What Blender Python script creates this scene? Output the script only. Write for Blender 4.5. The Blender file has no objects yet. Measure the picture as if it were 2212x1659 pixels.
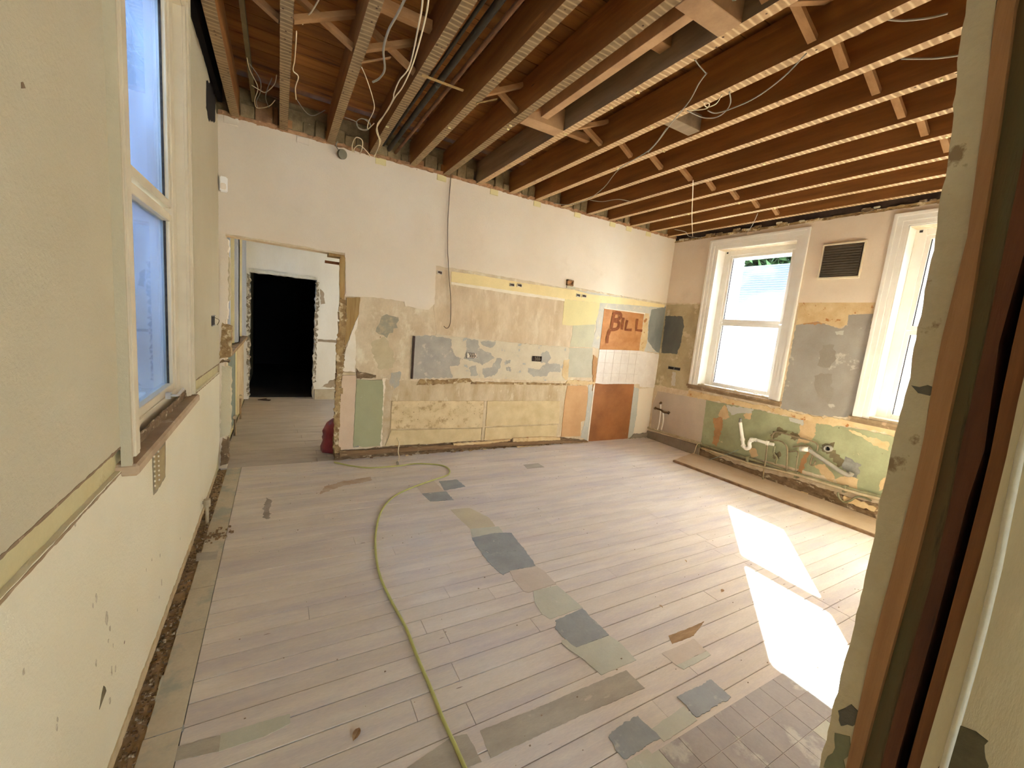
import bpy, bmesh, math, random
from mathutils import Vector, noise, Matrix
from mathutils.geometry import tessellate_polygon
random.seed(7)
SC = bpy.context.scene
COL = SC.collection
W, H = 5.56, 3.03            # room width (x) and height (z); back wall at y = 0, room towards -y

# ------------------------------------------------------------------ camera, sky, sun, exposure
cd = bpy.data.cameras.new('camera'); cam = bpy.data.objects.new('camera', cd); COL.objects.link(cam)
cd.sensor_fit = 'HORIZONTAL'; cd.sensor_width = 36.0; cd.lens = 36.0 * 890.580 / 2212.0
cd.clip_start = 0.02; cd.clip_end = 200
_R, _U, _F = Vector((0.869020, -0.485963, 0.092973)), Vector((-0.011679, 0.167710, 0.985767)), Vector((0.494639, 0.857737, -0.140068))
m = Matrix((( _R.x, _U.x, -_F.x, 0.4479), (_R.y, _U.y, -_F.y, -4.4319), (_R.z, _U.z, -_F.z, 1.5500), (0, 0, 0, 1)))
cam.matrix_world = m
SC.camera = cam

SKY, SUN, EXPO = 1.5, 17.0, 3.72
world = bpy.data.worlds.new('sky'); SC.world = world; world.use_nodes = True
nt = world.node_tree; nt.nodes.clear()
out = nt.nodes.new('ShaderNodeOutputWorld'); bg = nt.nodes.new('ShaderNodeBackground')
sky = nt.nodes.new('ShaderNodeTexSky'); sky.sky_type = 'NISHITA'; sky.sun_disc = False
sky.sun_elevation = math.radians(33); sky.sun_rotation = math.radians(51); sky.air_density = 1.0; sky.dust_density = 2.5
mix = nt.nodes.new('ShaderNodeMix'); mix.data_type = 'RGBA'; mix.inputs[0].default_value = 0.65
mul = nt.nodes.new('ShaderNodeVectorMath'); mul.operation = 'SCALE'; mul.inputs[3].default_value = 5.0
nt.links.new(sky.outputs[0], mul.inputs[0]); mul.inputs[3].default_value = 0.35
nt.links.new(mul.outputs[0], mix.inputs[6]); mix.inputs[7].default_value = (0.80, 1.03, 1.38, 1)
nt.links.new(mix.outputs[2], bg.inputs[0]); bg.inputs[1].default_value = SKY
nt.links.new(bg.outputs[0], out.inputs[0])
sd = bpy.data.lights.new('sun', 'SUN'); sd.energy = SUN; sd.angle = math.radians(0.55); sd.color = (0.88, 1.0, 1.14)
sun = bpy.data.objects.new('sun', sd); COL.objects.link(sun)
sun.rotation_euler = Vector((1.23, 0.98, 1.0)).to_track_quat('Z', 'Y').to_euler(); sun.location = (9, 6, 8)

def portal(name, loc, rot, sx, sy):          # sampling portals in the window openings (they emit nothing)
    a = bpy.data.lights.new(name, 'AREA'); a.shape = 'RECTANGLE'; a.size = sx; a.size_y = sy
    a.cycles.is_portal = True
    o = bpy.data.objects.new(name, a); COL.objects.link(o); o.location = loc; o.rotation_euler = rot
portal('portal_a', (W + .30, -1.235, 1.87), (0, math.radians(90), 0), 1.75, .95)
portal('portal_b', (W + .30, -3.185, 1.87), (0, math.radians(90), 0), 1.75, .95)
portal('portal_c', (-.32, -2.045, 2.0), (0, math.radians(-90), 0), 1.95, .95)
portal('portal_d', (-.32, 1.9, 1.8), (0, math.radians(-90), 0), 1.6, .9)
portal('portal_e', (1.6, -8.06, 1.65), (math.radians(90), 0, 0), 1.2, 1.5)
vs = SC.view_settings
SC.display_settings.display_device = 'sRGB'
vs.view_transform = 'Standard'; vs.look = 'None'; vs.gamma = 1.0; vs.exposure = EXPO; vs.use_curve_mapping = False
SC.cycles.max_bounces = 14; SC.cycles.diffuse_bounces = 8; SC.cycles.transparent_max_bounces = 12
SC.cycles.use_denoising = True
SC.cycles.sample_clamp_indirect = 8.0

D = {
 'bw_upper': [(5.694,2.097),(4.469,2.103),(3.793,2.117),(3.627,2.086),(3.043,2.104),(2.416,2.112),(1.919,2.109),(1.929,1.704),(1.87,1.635),(1.766,1.632),(1.638,1.649)],
 'bw_upper2': [(1.855,1.633),(1.612,1.642),(1.599,1.69),(1.499,1.697),(1.263,1.7),(1.014,1.68)],
 'bw_door': [(1.003,2.085),(0.818,2.077),(0.623,2.086),(0.436,2.086),(0.225,2.089),(0.047,2.091)],
 'bw_doorr': [(0.962,1.851),(0.96,1.671),(0.958,1.397),(0.953,1.212),(0.956,0.929),(0.958,0.69),(0.955,0.446),(0.951,0.073),(0.947,-0.053)],
 'bw_doorl': [(0.047,2.091),(0.083,1.889),(0.079,1.572),(0.062,1.51),(0.048,1.327),(0.061,1.082),(0.033,0.957),(0.052,0.704),(0.058,0.359),(0.04,0.162),(0.05,0.028)],
 'brownfield': [(1.919,2.105),(2.097,2.069),(2.107,1.939),(3.658,1.926),(3.672,1.618),(3.84,1.624),(3.836,1.339),(3.129,1.343),(2.335,1.363),(1.981,1.373),(1.928,1.653)],
 'yellowstrip': [(2.101,2.073),(2.419,2.08),(3.047,2.07),(3.647,2.078),(3.798,2.082),(4.078,2.057),(4.694,2.081),(5.53,2.07),(5.525,2.031),(4.824,1.996),(4.258,1.965),(3.664,1.949),(2.105,1.964)],
 'whitestrip': [(2.105,1.961),(3.059,1.959),(3.664,1.952),(3.668,1.924),(3.064,1.921),(2.107,1.935)],
 'yellowpanel': [(3.661,1.946),(4.258,1.965),(4.255,1.825),(4.221,1.669),(3.825,1.623),(3.672,1.618)],
 'palepanel': [(3.844,1.623),(4.221,1.669),(4.239,1.355),(3.835,1.34),(3.851,1.508)],
 'greypanel': [(3.828,1.326),(4.23,1.342),(4.243,1.195),(4.273,0.932),(3.863,0.932),(3.853,0.964)],
 'bluesurround': [(4.248,1.991),(4.358,2.018),(4.838,2.026),(5.188,2.002),(5.491,2.073),(5.588,2.059),(5.565,1.945),(5.584,1.347),(5.114,1.355),(4.354,1.331),(4.214,1.367),(4.248,1.632),(4.226,1.774)],
 'bluelowl': [(4.232,0.878),(4.346,0.857),(4.348,-0.067),(4.209,0.082),(4.246,0.283),(4.252,0.56)],
 'bluelowr': [(5.124,0.81),(5.228,0.778),(5.253,0.381),(5.236,0.045),(5.136,-0.085)],
 'billtop': [(4.349,1.899),(5.119,1.9),(5.118,1.355),(4.92,1.351),(4.752,1.349),(4.353,1.333)],
 'billedge': [(4.334,1.907),(5.139,1.911),(5.134,1.895),(4.349,1.896)],
 'billlow': [(4.346,0.855),(4.512,0.842),(4.714,0.849),(5.109,0.851),(5.13,-0.085),(4.352,-0.068)],
 'billlowedge': [(4.326,0.86),(4.346,0.855),(4.352,-0.068),(4.33,-0.066)],
 'whiteband': [(4.353,1.333),(5.114,1.355),(5.591,1.314),(5.6,0.865),(5.277,0.853),(5.109,0.851),(4.714,0.849),(4.512,0.842),(4.346,0.855),(4.351,1.106)],
 'tanpanel': [(3.866,0.817),(4.194,0.817),(4.227,0.788),(4.241,0.697),(4.25,0.321),(4.176,0.301),(4.194,0.091),(3.856,0.098),(3.851,0.638)],
 'whitecol': [(5.542,0.797),(5.547,0.713),(5.567,0.08),(5.236,0.045),(5.253,0.381),(5.228,0.778)],
 'slateblueB': [(5.261,1.971),(5.488,2.033),(5.578,2.05),(5.605,1.869),(5.593,1.339),(5.5,1.356),(5.394,1.418),(5.274,1.507),(5.241,1.789)],
 'greyslab': [(1.732,1.342),(1.868,1.361),(1.904,1.318),(1.981,1.375),(2.335,1.36),(3.13,1.34),(3.792,1.333),(3.825,1.316),(3.854,0.924),(3.861,0.876),(3.36,0.876),(2.681,0.894),(2.404,0.893),(1.814,0.868),(1.722,0.869)],
 'greyslabL': [(1.735,1.339),(1.862,1.357),(2.052,1.348),(2.15,1.334),(2.172,1.229),(2.207,1.15),(2.311,1.114),(2.274,1.037),(2.153,1.02),(2.205,0.899),(1.826,0.874),(1.734,0.872)],
 'slabedge': [(1.714,1.341),(1.735,1.339),(1.737,0.872),(1.716,0.872)],
 'slabgrey1': [(2.336,1.353),(2.485,1.343),(2.509,1.247),(2.652,1.199),(2.721,1.146),(2.572,1.055),(2.447,1.092),(2.326,1.115),(2.349,1.198)],
 'slabgrey2': [(2.576,1.012),(2.7,1.031),(2.752,1.147),(2.818,1.135),(2.805,1.02),(2.742,0.931),(2.618,0.9),(2.574,0.956)],
 'slabgrey3': [(3.199,1.039),(3.379,1.022),(3.477,1.109),(3.704,1.102),(3.717,1.0),(3.547,0.996),(3.5,0.933),(3.318,0.929),(3.224,0.972)],
 'slabgrey4': [(3.382,1.22),(3.475,1.27),(3.551,1.182),(3.496,1.11),(3.386,1.114)],
 'slabgrey5': [(2.401,1.021),(2.481,1.044),(2.522,0.926),(2.433,0.91)],
 'slabgrey6': [(2.517,1.331),(2.709,1.343),(2.713,1.301),(2.647,1.255),(2.567,1.279)],
 'slabcream1': [(2.157,1.335),(2.335,1.357),(2.338,1.238),(2.308,1.155),(2.207,1.157),(2.164,1.242)],
 'slabcream2': [(2.282,1.113),(2.402,1.09),(2.451,1.05),(2.365,1.006),(2.26,1.03)],
 'slabgrey7': [(2.877,1.116),(2.942,1.126),(2.942,1.082),(2.889,1.08)],
 'slabgrey8': [(2.894,1.037),(2.963,1.039),(2.962,0.988),(2.901,0.993)],
 'hole1': [(2.353,1.191),(2.487,1.191),(2.486,1.127),(2.362,1.13)],
 'hole2': [(3.256,1.193),(3.395,1.187),(3.395,1.126),(3.269,1.127)],
 'raggedband': [(1.827,0.868),(2.087,0.865),(2.404,0.889),(2.456,0.847),(2.233,0.821),(1.952,0.809),(1.791,0.798)],
 'batten': [(2.453,0.847),(3.185,0.85),(3.895,0.844),(3.899,0.82),(3.189,0.823),(2.44,0.823)],
 'lowfield': [(1.46,0.855),(1.731,0.842),(3.823,0.831),(3.848,0.745),(3.842,0.11),(2.634,0.073),(1.464,0.111),(1.442,0.218),(1.471,0.633)],
 'pan1': [(1.525,0.624),(2.627,0.615),(2.647,0.287),(1.529,0.315)],
 'pan2': [(2.674,0.614),(3.763,0.605),(3.791,0.293),(2.682,0.298)],
 'pan3': [(1.538,0.297),(2.627,0.272),(2.63,0.123),(2.031,0.115),(1.48,0.127)],
 'pan4': [(2.679,0.282),(3.768,0.272),(3.763,0.114),(2.677,0.123)],
 'divider': [(2.631,0.615),(2.665,0.614),(2.669,0.121),(2.635,0.119)],
 'pansmudge': [(2.768,0.594),(2.976,0.612),(2.996,0.521),(2.954,0.39),(2.777,0.386),(2.724,0.486)],
 'green': [(1.156,0.852),(1.42,0.851),(1.439,0.702),(1.442,0.13),(1.247,0.127),(1.199,0.145),(1.149,0.136),(1.153,0.503)],
 'greenedge': [(1.416,0.872),(1.452,0.879),(1.442,0.702),(1.437,0.496),(1.442,0.116),(1.427,0.124),(1.434,0.496),(1.433,0.702)],
 'bluechip': [(1.15,0.206),(1.185,0.2),(1.209,0.132),(1.148,0.129)],
 'pink': [(1.018,0.892),(1.149,0.898),(1.149,0.689),(1.144,0.113),(1.004,0.117),(1.006,0.32),(1.008,0.689)],
 'creamtri': [(1.149,1.516),(1.144,1.413),(1.122,1.328),(1.135,1.223),(1.136,0.934),(1.022,0.937),(1.032,1.122),(1.057,1.218),(1.091,1.338)],
 'dadomark': [(1.022,0.925),(1.148,0.925),(1.147,0.9),(1.021,0.9)],
 'woodstrip': [(1.03,1.67),(1.156,1.685),(1.151,1.519),(1.091,1.35),(1.051,1.217),(1.025,1.169),(1.034,1.404)],
 'leftplaster': [(0.972,1.65),(1.029,1.645),(1.039,1.404),(1.024,1.216),(1.005,1.121),(1.036,1.027),(1.011,0.931),(1.013,0.871),(0.993,0.81),(1.008,0.689),(1.006,0.32),(1.006,0.12),(0.965,0.11),(0.955,0.323),(0.953,0.69),(0.969,0.87),(0.953,1.047),(0.953,1.212),(0.969,1.398)],
 'jambwood': [(0.956,2.039),(1.004,2.047),(1.01,1.677),(0.971,1.656),(0.958,1.851)],
 'greyblob': [(1.376,1.516),(1.458,1.554),(1.52,1.517),(1.538,1.42),(1.446,1.315),(1.361,1.334),(1.321,1.427)],
 'greyblob2': [(1.502,0.929),(1.614,0.94),(1.606,0.844),(1.549,0.74),(1.495,0.817)],
 'tanfield': [(1.156,1.682),(1.499,1.691),(1.612,1.636),(1.881,1.639),(1.949,1.427),(1.73,1.347),(1.72,0.872),(1.464,0.943),(1.146,0.934),(1.126,1.222),(1.144,1.413)],
 'brownline': [(1.15,0.971),(1.18,0.935),(1.345,0.902),(1.346,0.877),(1.154,0.861)],
 'creamcol': [(1.431,0.866),(1.502,0.919),(1.495,0.817),(1.536,0.74),(1.517,0.637),(1.521,0.31),(1.448,0.129),(1.442,0.702)],
 'paleblob': [(1.283,1.232),(1.422,1.314),(1.473,1.243),(1.529,1.121),(1.523,0.995),(1.391,0.953),(1.313,1.087)],
 'skirtband': [(1.02,0.089),(1.668,0.124),(2.63,0.117),(3.817,0.1),(4.326,0.019),(4.347,-0.085),(3.578,-0.056),(2.435,-0.032),(1.505,-0.044),(0.964,-0.045)],
 'skirtwood': [(1.012,0.104),(2.032,0.101),(2.85,0.09),(3.822,0.062),(4.327,0.01),(4.334,-0.032),(2.855,0.039),(2.035,0.054),(1.021,0.047)],
 'skirtchip1': [(2.262,0.112),(2.631,0.109),(3.027,0.121),(3.03,0.098),(2.634,0.081),(2.268,0.088)],
 'skirtchip2': [(3.072,0.129),(3.505,0.127),(3.817,0.1),(3.822,0.066),(3.077,0.083)],
 'skirtchip3': [(3.142,0.021),(3.495,0.002),(3.503,-0.057),(3.15,-0.054)],
 'skirtchip4': [(4.02,-0.002),(4.316,-0.013),(4.316,-0.069),(4.028,-0.064)],
 'skirtright': [(5.243,0.07),(5.567,0.08),(5.601,-0.096),(5.14,-0.102),(5.186,0.014)],
 'orangecrack': [(4.251,1.251),(4.33,1.21),(4.348,0.88),(4.311,0.742),(4.311,0.864),(4.263,1.073)],
 'creamedge2': [(3.753,1.157),(3.843,1.175),(3.857,0.916),(3.835,0.887),(3.746,0.957)],
 'junction': [(3.852,0.894),(4.098,0.891),(4.339,0.872),(4.344,0.842),(4.108,0.824),(3.833,0.836)],
 'creamrstrip': [(5.136,1.904),(5.238,1.914),(5.23,1.788),(5.266,1.491),(5.227,1.345),(5.118,1.355)],
 'nearcorner': [(5.41,1.338),(5.591,1.314),(5.62,0.882),(5.542,0.797),(5.239,0.811),(5.151,1.277)],
 'bluemarks': [(3.868,2.087),(4.047,2.088),(4.503,2.085),(4.828,2.085),(4.79,2.066),(4.428,2.062),(3.874,2.047)],
 'lightbox': [(3.653,2.193),(3.752,2.201),(3.769,2.123),(3.666,2.098)],
 'boxfoot': [(3.69,2.101),(3.792,2.122),(3.855,2.089),(3.704,2.07)],
 'chase0': [(2.84,2.045),(2.901,2.048),(2.902,2.009),(2.844,2.005)],
 'chase1': [(2.938,2.051),(3.004,2.054),(3.005,2.015),(2.943,2.01)],
 'chase2': [(3.839,2.041),(3.905,2.043),(3.907,2.001),(3.845,1.997)],
 'chase3': [(3.933,2.04),(4.004,2.042),(4.006,2.003),(3.939,1.998)],
 'chase4': [(1.936,2.061),(1.994,2.064),(1.994,2.024),(1.939,2.019)],
 'topedge': [(0.013,3.015),(0.425,3.049),(0.793,3.036),(1.653,3.032),(2.731,3.037),(4.125,3.031),(5.52,3.029)],
 'tabs': [(1.296,3.025),(1.916,3.022),(2.532,3.018),(3.107,3.009),(3.712,3.013),(4.303,2.995)],
 'B1': [(4.541,1.862),(4.52,1.772),(4.512,1.623)],
 'B2': [(4.503,1.826),(4.561,1.861),(4.643,1.854),(4.66,1.814),(4.616,1.773),(4.529,1.758)],
 'B3': [(4.531,1.746),(4.627,1.737),(4.652,1.686),(4.609,1.638),(4.512,1.62)],
 'B4': [(4.492,1.622),(4.464,1.516),(4.467,1.426)],
 'I1': [(4.716,1.807),(4.714,1.636)],
 'L1': [(4.796,1.778),(4.779,1.641),(4.904,1.647)],
 'L2': [(4.988,1.814),(4.993,1.652),(5.119,1.651)],
 'rw_line': [(-0.027,2.083),(-0.596,2.093),(-1.858,2.118),(-2.546,2.121),(-2.879,2.119)],
 'rw_top': [(0.036,3.041),(-0.61,3.061),(-1.787,3.02),(-2.236,3.026),(-2.857,3.007)],
 'rw_lowleft': [(-0.019,2.077),(-0.602,2.088),(-0.63,0.899),(-0.609,0.858),(0.029,0.848)],
 'slateblueR': [(-0.027,1.909),(-0.333,1.912),(-0.379,1.767),(-0.363,1.495),(-0.328,1.361),(-0.041,1.346)],
 'darksocket': [(-0.214,1.169),(-0.424,1.192),(-0.43,1.123),(-0.219,1.108)],
 'bluegrey1': [(-0.299,1.096),(-0.361,1.093),(-0.381,0.892),(-0.307,0.879)],
 'greypier': [(-1.872,1.858),(-2.084,1.904),(-2.187,1.871),(-2.318,1.833),(-2.358,1.879),(-2.351,1.983),(-2.554,1.996),(-2.584,0.943),(-2.262,0.892),(-1.873,0.89)],
 'peelpier': [(-1.862,2.118),(-2.547,2.116),(-2.554,1.996),(-2.351,1.983),(-2.358,1.879),(-2.286,1.84),(-2.187,1.871),(-2.084,1.904),(-1.873,1.854)],
 'peelorange': [(-1.879,2.101),(-2.147,2.101),(-2.141,2.042),(-2.055,2.068),(-2.018,1.994),(-1.959,2.04),(-1.909,2.03)],
 'peelorange2': [(-1.866,1.972),(-1.988,1.971),(-1.992,1.9),(-2.169,1.885),(-2.089,1.875),(-1.921,1.86)],
 'peelblue': [(-2.152,2.09),(-2.203,2.096),(-2.214,1.944),(-2.177,1.929),(-2.008,1.91),(-2.003,1.985),(-2.152,1.979)],
 'peelblue2': [(-2.232,2.105),(-2.329,2.108),(-2.347,1.966),(-2.269,1.937),(-2.246,1.999)],
 'palepier1': [(-2.262,1.803),(-2.336,1.817),(-2.343,1.773),(-2.283,1.769)],
 'darkpier1': [(-2.177,1.652),(-2.271,1.66),(-2.326,1.522),(-2.281,1.426),(-2.167,1.429),(-2.164,1.54)],
 'darkpier2': [(-2.154,1.315),(-2.309,1.357),(-2.361,1.146),(-2.331,1.048),(-2.19,1.113)],
 'ledgeband': [(-0.621,0.87),(-0.894,0.873),(-1.875,0.875),(-2.231,0.879),(-2.567,0.913),(-2.918,0.922),(-2.93,0.853),(-2.718,0.863),(-2.277,0.806),(-1.728,0.827),(-0.908,0.79),(-0.622,0.786)],
 'pinkpanel': [(-0.087,0.761),(-0.921,0.793),(-0.954,0.181),(-0.053,0.163),(-0.023,0.56)],
 'greenwall': [(-0.922,0.788),(-1.522,0.812),(-2.176,0.804),(-2.58,0.843),(-2.955,0.852),(-3.064,0.221),(-2.938,0.217),(-2.529,0.277),(-1.832,0.235),(-0.944,0.116)],
 'g_orange': [(-1.059,0.563),(-1.185,0.631),(-1.214,0.466),(-1.173,0.204),(-1.11,0.235),(-1.11,0.405)],
 'g_cream': [(-1.124,0.628),(-1.193,0.797),(-1.296,0.631),(-1.234,0.599)],
 'g_blue': [(-1.212,0.785),(-1.575,0.806),(-1.555,0.746),(-1.402,0.723),(-1.298,0.663)],
 'g_patch': [(-2.109,0.816),(-2.176,0.856),(-2.257,0.821),(-2.275,0.669),(-2.226,0.572),(-2.115,0.531),(-2.104,0.705)],
 'g_peel': [(-2.325,0.352),(-2.41,0.398),(-2.53,0.293),(-2.519,0.228),(-2.396,0.283)],
 'g_metal': [(-2.579,0.538),(-2.715,0.498),(-2.709,0.361),(-2.656,0.341),(-2.548,0.439)],
 'g_peel2': [(-2.522,0.276),(-2.609,0.336),(-2.726,0.348),(-2.728,0.252),(-2.633,0.2),(-2.566,0.213)],
 'g_low1': [(-2.168,0.199),(-2.203,0.425),(-2.252,0.496),(-2.24,0.353),(-2.217,0.203)],
 'g_peel3': [(-2.892,0.381),(-2.939,0.485),(-2.952,0.355),(-2.897,0.296)],
 'g_pale1': [(-1.602,0.306),(-1.672,0.343),(-1.723,0.267),(-1.65,0.211)],
 'g_pale2': [(-1.466,0.722),(-1.561,0.753),(-1.545,0.671),(-1.477,0.662)],
 'g_pale3': [(-2.557,0.814),(-2.898,0.774),(-2.901,0.702),(-2.826,0.703),(-2.699,0.764)],
 'g_blue2': [(-1.984,0.802),(-2.134,0.818),(-2.139,0.756),(-2.004,0.764)],
 'stain1': [(-1.843,0.605),(-1.901,0.665),(-1.97,0.654),(-1.965,0.609),(-1.884,0.528),(-1.834,0.454)],
 'stain2': [(-2.028,0.627),(-2.111,0.664),(-2.111,0.594),(-2.051,0.569)],
 'stain3': [(-1.905,0.371),(-1.972,0.378),(-1.974,0.29),(-1.898,0.294)],
 'stain4': [(-2.383,0.619),(-2.445,0.651),(-2.469,0.578),(-2.587,0.459),(-2.551,0.42),(-2.427,0.498),(-2.348,0.554)],
 'lowband': [(-0.939,0.114),(-1.302,0.07),(-1.777,0.085),(-2.179,0.131),(-2.643,0.139),(-3.028,0.179),(-3.054,-0.018),(-2.928,0.008),(-2.21,-0.044),(-1.841,-0.029),(-1.328,-0.079),(-0.961,-0.063)],
 'lowpale1': [(-1.82,0.008),(-2.001,0.018),(-2.186,0.019),(-2.321,0.031),(-2.322,-0.039),(-2.082,-0.054),(-1.842,-0.037)],
 'lowpale2': [(-2.643,0.139),(-2.848,0.136),(-2.908,0.125),(-2.905,0.086),(-2.654,0.077)],
 'plinth': [(0.04,0.109),(-0.923,0.153),(-0.947,-0.068),(-0.576,-0.194),(-0.001,-0.122)],
 'vent': [(-2.014,2.704),(-2.351,2.697),(-2.383,2.362),(-2.024,2.372)],
 'p_cream': [(5.512,-0.033,0.167),(5.512,-0.237,0.171),(5.512,-0.55,0.18),(5.512,-0.953,0.191)],
 'p_long1': [(5.512,-0.955,0.178),(5.512,-1.635,0.203),(5.512,-2.19,0.212),(5.512,-2.647,0.232),(5.512,-2.994,0.262)],
 'p_long2': [(5.492,-1.014,0.142),(5.492,-1.657,0.149),(5.492,-2.201,0.201),(5.492,-2.658,0.213),(5.492,-3.005,0.239)],
 'p_long3': [(5.522,-0.971,0.153),(5.522,-1.635,0.17),(5.522,-2.187,0.201),(5.522,-2.645,0.219),(5.522,-2.993,0.249)],
 'p_tap1': [(5.512,-0.207,0.597),(5.512,-0.227,0.46),(5.512,-0.231,0.357),(5.512,-0.232,0.262),(5.512,-0.218,0.172)],
 'p_tap2': [(5.512,-0.277,0.462),(5.512,-0.298,0.373),(5.512,-0.302,0.299),(5.512,-0.29,0.197)],
 'p_tapbar': [(5.502,-0.127,0.5),(5.502,-0.229,0.498),(5.502,-0.295,0.476),(5.502,-0.383,0.487)],
 'trap': [(5.462,-1.49,0.625),(5.462,-1.524,0.522),(5.462,-1.557,0.423),(5.462,-1.58,0.352),(5.462,-1.62,0.326),(5.462,-1.656,0.357),(5.462,-1.645,0.403),(5.462,-1.666,0.45),(5.462,-1.723,0.464),(5.462,-1.852,0.465),(5.462,-1.923,0.469)],
 'grey': [(5.492,-2.187,0.497),(5.492,-2.262,0.518),(5.492,-2.333,0.486),(5.492,-2.457,0.434),(5.492,-2.609,0.376),(5.492,-2.666,0.375),(5.492,-2.682,0.403)],
 'loop1': [(5.492,-1.858,0.015),(5.492,-1.85,0.224),(5.492,-1.839,0.459),(5.492,-1.851,0.496),(5.492,-1.95,0.522),(5.492,-2.019,0.506),(5.492,-2.06,0.44),(5.492,-2.094,0.193)],
 'loop2': [(5.512,-1.863,0.525),(5.512,-1.868,0.577),(5.512,-1.916,0.616),(5.512,-2.119,0.613),(5.512,-2.315,0.604),(5.512,-2.338,0.52)],
 'loop3': [(5.502,-2.106,0.497),(5.502,-2.222,0.547),(5.502,-2.285,0.532),(5.502,-2.309,0.464),(5.502,-2.305,0.366),(5.502,-2.338,0.364),(5.502,-2.347,0.415)],
 'loop4': [(5.512,-2.18,0.194),(5.512,-2.169,0.332),(5.512,-2.157,0.455),(5.512,-2.075,0.426),(5.512,-2.056,0.426)],
 'loop5': [(5.512,-1.912,0.443),(5.512,-1.912,0.362),(5.512,-1.955,0.317),(5.512,-1.954,0.243)],
 'scurve': [(5.512,-2.596,0.158),(5.512,-2.616,0.107),(5.512,-2.663,0.081),(5.512,-2.709,0.114),(5.512,-2.751,0.171),(5.512,-2.807,0.195),(5.512,-2.872,0.185)],
 'stub': [(5.512,-2.429,0.576)],
 'wire1': [(5.482,-1.009,0.21),(5.482,-0.94,0.172),(5.482,-0.909,0.023),(5.482,-0.824,-0.058)],
 'wire2': [(5.482,-1.515,0.276),(5.482,-1.386,0.178),(5.482,-1.185,0.046),(5.482,-1.138,0.004),(5.482,-1.195,-0.01)],
 'lw_top': [(-0.912,3.325),(-0.639,3.167),(-0.296,3.105),(0.07,3.079)],
 'lw_hole': [(-0.643,3.011),(-0.323,3.121),(-0.304,3.06),(-0.157,3.107),(-0.194,2.908),(-0.54,2.788),(-0.657,2.828)],
 'lw_switch': [(-0.503,1.409),(-0.32,1.402),(-0.325,1.328),(-0.517,1.339)],
 'lw_repair': [(-2.294,0.879),(-2.058,0.874),(-2.076,0.706),(-2.222,0.698),(-2.291,0.706)],
 'lw_scratch': [(-2.91,0.357),(-2.893,0.325),(-2.915,0.317),(-2.952,0.314),(-2.939,0.334)],
 'lw_dent': [(-3.16,1.934),(-3.147,1.939),(-3.145,1.93),(-3.158,1.923)],
 'fA': [(1.731,-1.784),(1.954,-1.821),(1.943,-1.922),(1.69,-1.907)],
 'fB': [(1.69,-1.907),(1.885,-1.902),(2.001,-1.942),(1.978,-2.116),(1.972,-2.182),(1.729,-2.147),(1.674,-2.029)],
 'fC': [(1.729,-2.147),(1.972,-2.182),(1.957,-2.314),(1.942,-2.378),(1.754,-2.364),(1.695,-2.387),(1.679,-2.363),(1.668,-2.186),(1.674,-2.029)],
 'fD': [(1.754,-2.364),(1.942,-2.378),(1.963,-2.444),(1.959,-2.586),(1.753,-2.595),(1.733,-2.572),(1.732,-2.446)],
 'fE': [(1.788,-2.593),(1.954,-2.601),(1.968,-2.713),(1.976,-2.824),(1.747,-2.832),(1.726,-2.783),(1.739,-2.689)],
 'fF': [(1.764,-2.853),(1.971,-2.83),(1.969,-3.052),(1.754,-3.049),(1.732,-2.971),(1.733,-2.904)],
 'fG': [(1.714,-2.981),(1.763,-2.984),(1.754,-3.049),(1.969,-3.052),(1.986,-3.107),(1.981,-3.233),(1.759,-3.228),(1.743,-3.125),(1.714,-3.049),(1.701,-2.998)],
 'fH': [(1.585,-3.247),(1.89,-3.255),(1.897,-3.363),(1.553,-3.348),(1.133,-3.343),(1.141,-3.235),(1.47,-3.247)],
 'fH2': [(1.034,-3.214),(1.091,-3.226),(1.099,-3.34),(1.022,-3.339),(0.836,-3.253)],
 'fI': [(1.587,-3.466),(1.651,-3.452),(1.762,-3.45),(1.776,-3.556),(1.585,-3.555),(1.575,-3.515)],
 'fJ': [(1.582,-3.567),(1.693,-3.566),(1.696,-3.647),(1.568,-3.605)],
 'fK': [(2.135,-3.253),(2.262,-3.253),(2.382,-3.254),(2.372,-3.336),(2.142,-3.335)],
 'fK2': [(2.142,-3.335),(2.372,-3.336),(2.368,-3.364),(2.156,-3.368)],
 'fL': [(1.998,-3.456),(2.228,-3.462),(2.228,-3.563),(1.993,-3.559)],
 'fM': [(1.772,-3.515),(1.986,-3.501),(1.983,-3.571),(1.778,-3.574)],
 'fO': [(2.271,-3.181),(2.414,-3.187),(2.562,-3.185),(2.405,-3.237),(2.238,-3.23)],
 'fgreen': [(0.285,-2.859),(0.505,-2.873),(0.504,-2.915),(0.424,-2.932),(0.389,-2.932),(0.287,-2.928)],
 'fdk1': [(0.056,-2.712),(0.16,-2.711),(0.169,-2.793),(0.067,-2.775)],
 'fdk2': [(0.144,-2.851),(0.284,-2.864),(0.287,-2.928),(0.154,-2.905)],
 'fdk3': [(0.05,-2.133),(0.155,-2.115),(0.146,-2.243),(0.059,-2.261)],
 'fdk4': [(0.05,-2.486),(0.128,-2.503),(0.133,-2.612),(0.055,-2.616)],
 'fdk5': [(0.034,-1.512),(0.142,-1.532),(0.143,-1.627),(0.04,-1.606)],
 'fU1': [(1.815,-0.83),(1.997,-0.84),(2.011,-1.026),(1.789,-1.055)],
 'fU2': [(1.575,-1.062),(1.797,-1.076),(1.798,-1.268),(1.596,-1.237)],
 'fU3': [(2.887,-0.631),(3.09,-0.628),(3.089,-0.761),(2.865,-0.754)],
 'fU4': [(1.577,-0.861),(1.772,-0.797),(1.783,-1.071),(1.575,-1.062)],
 'fU5': [(1.702,-1.432),(1.867,-1.454),(1.947,-1.664),(1.93,-1.812),(1.731,-1.784),(1.716,-1.643)],
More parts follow.
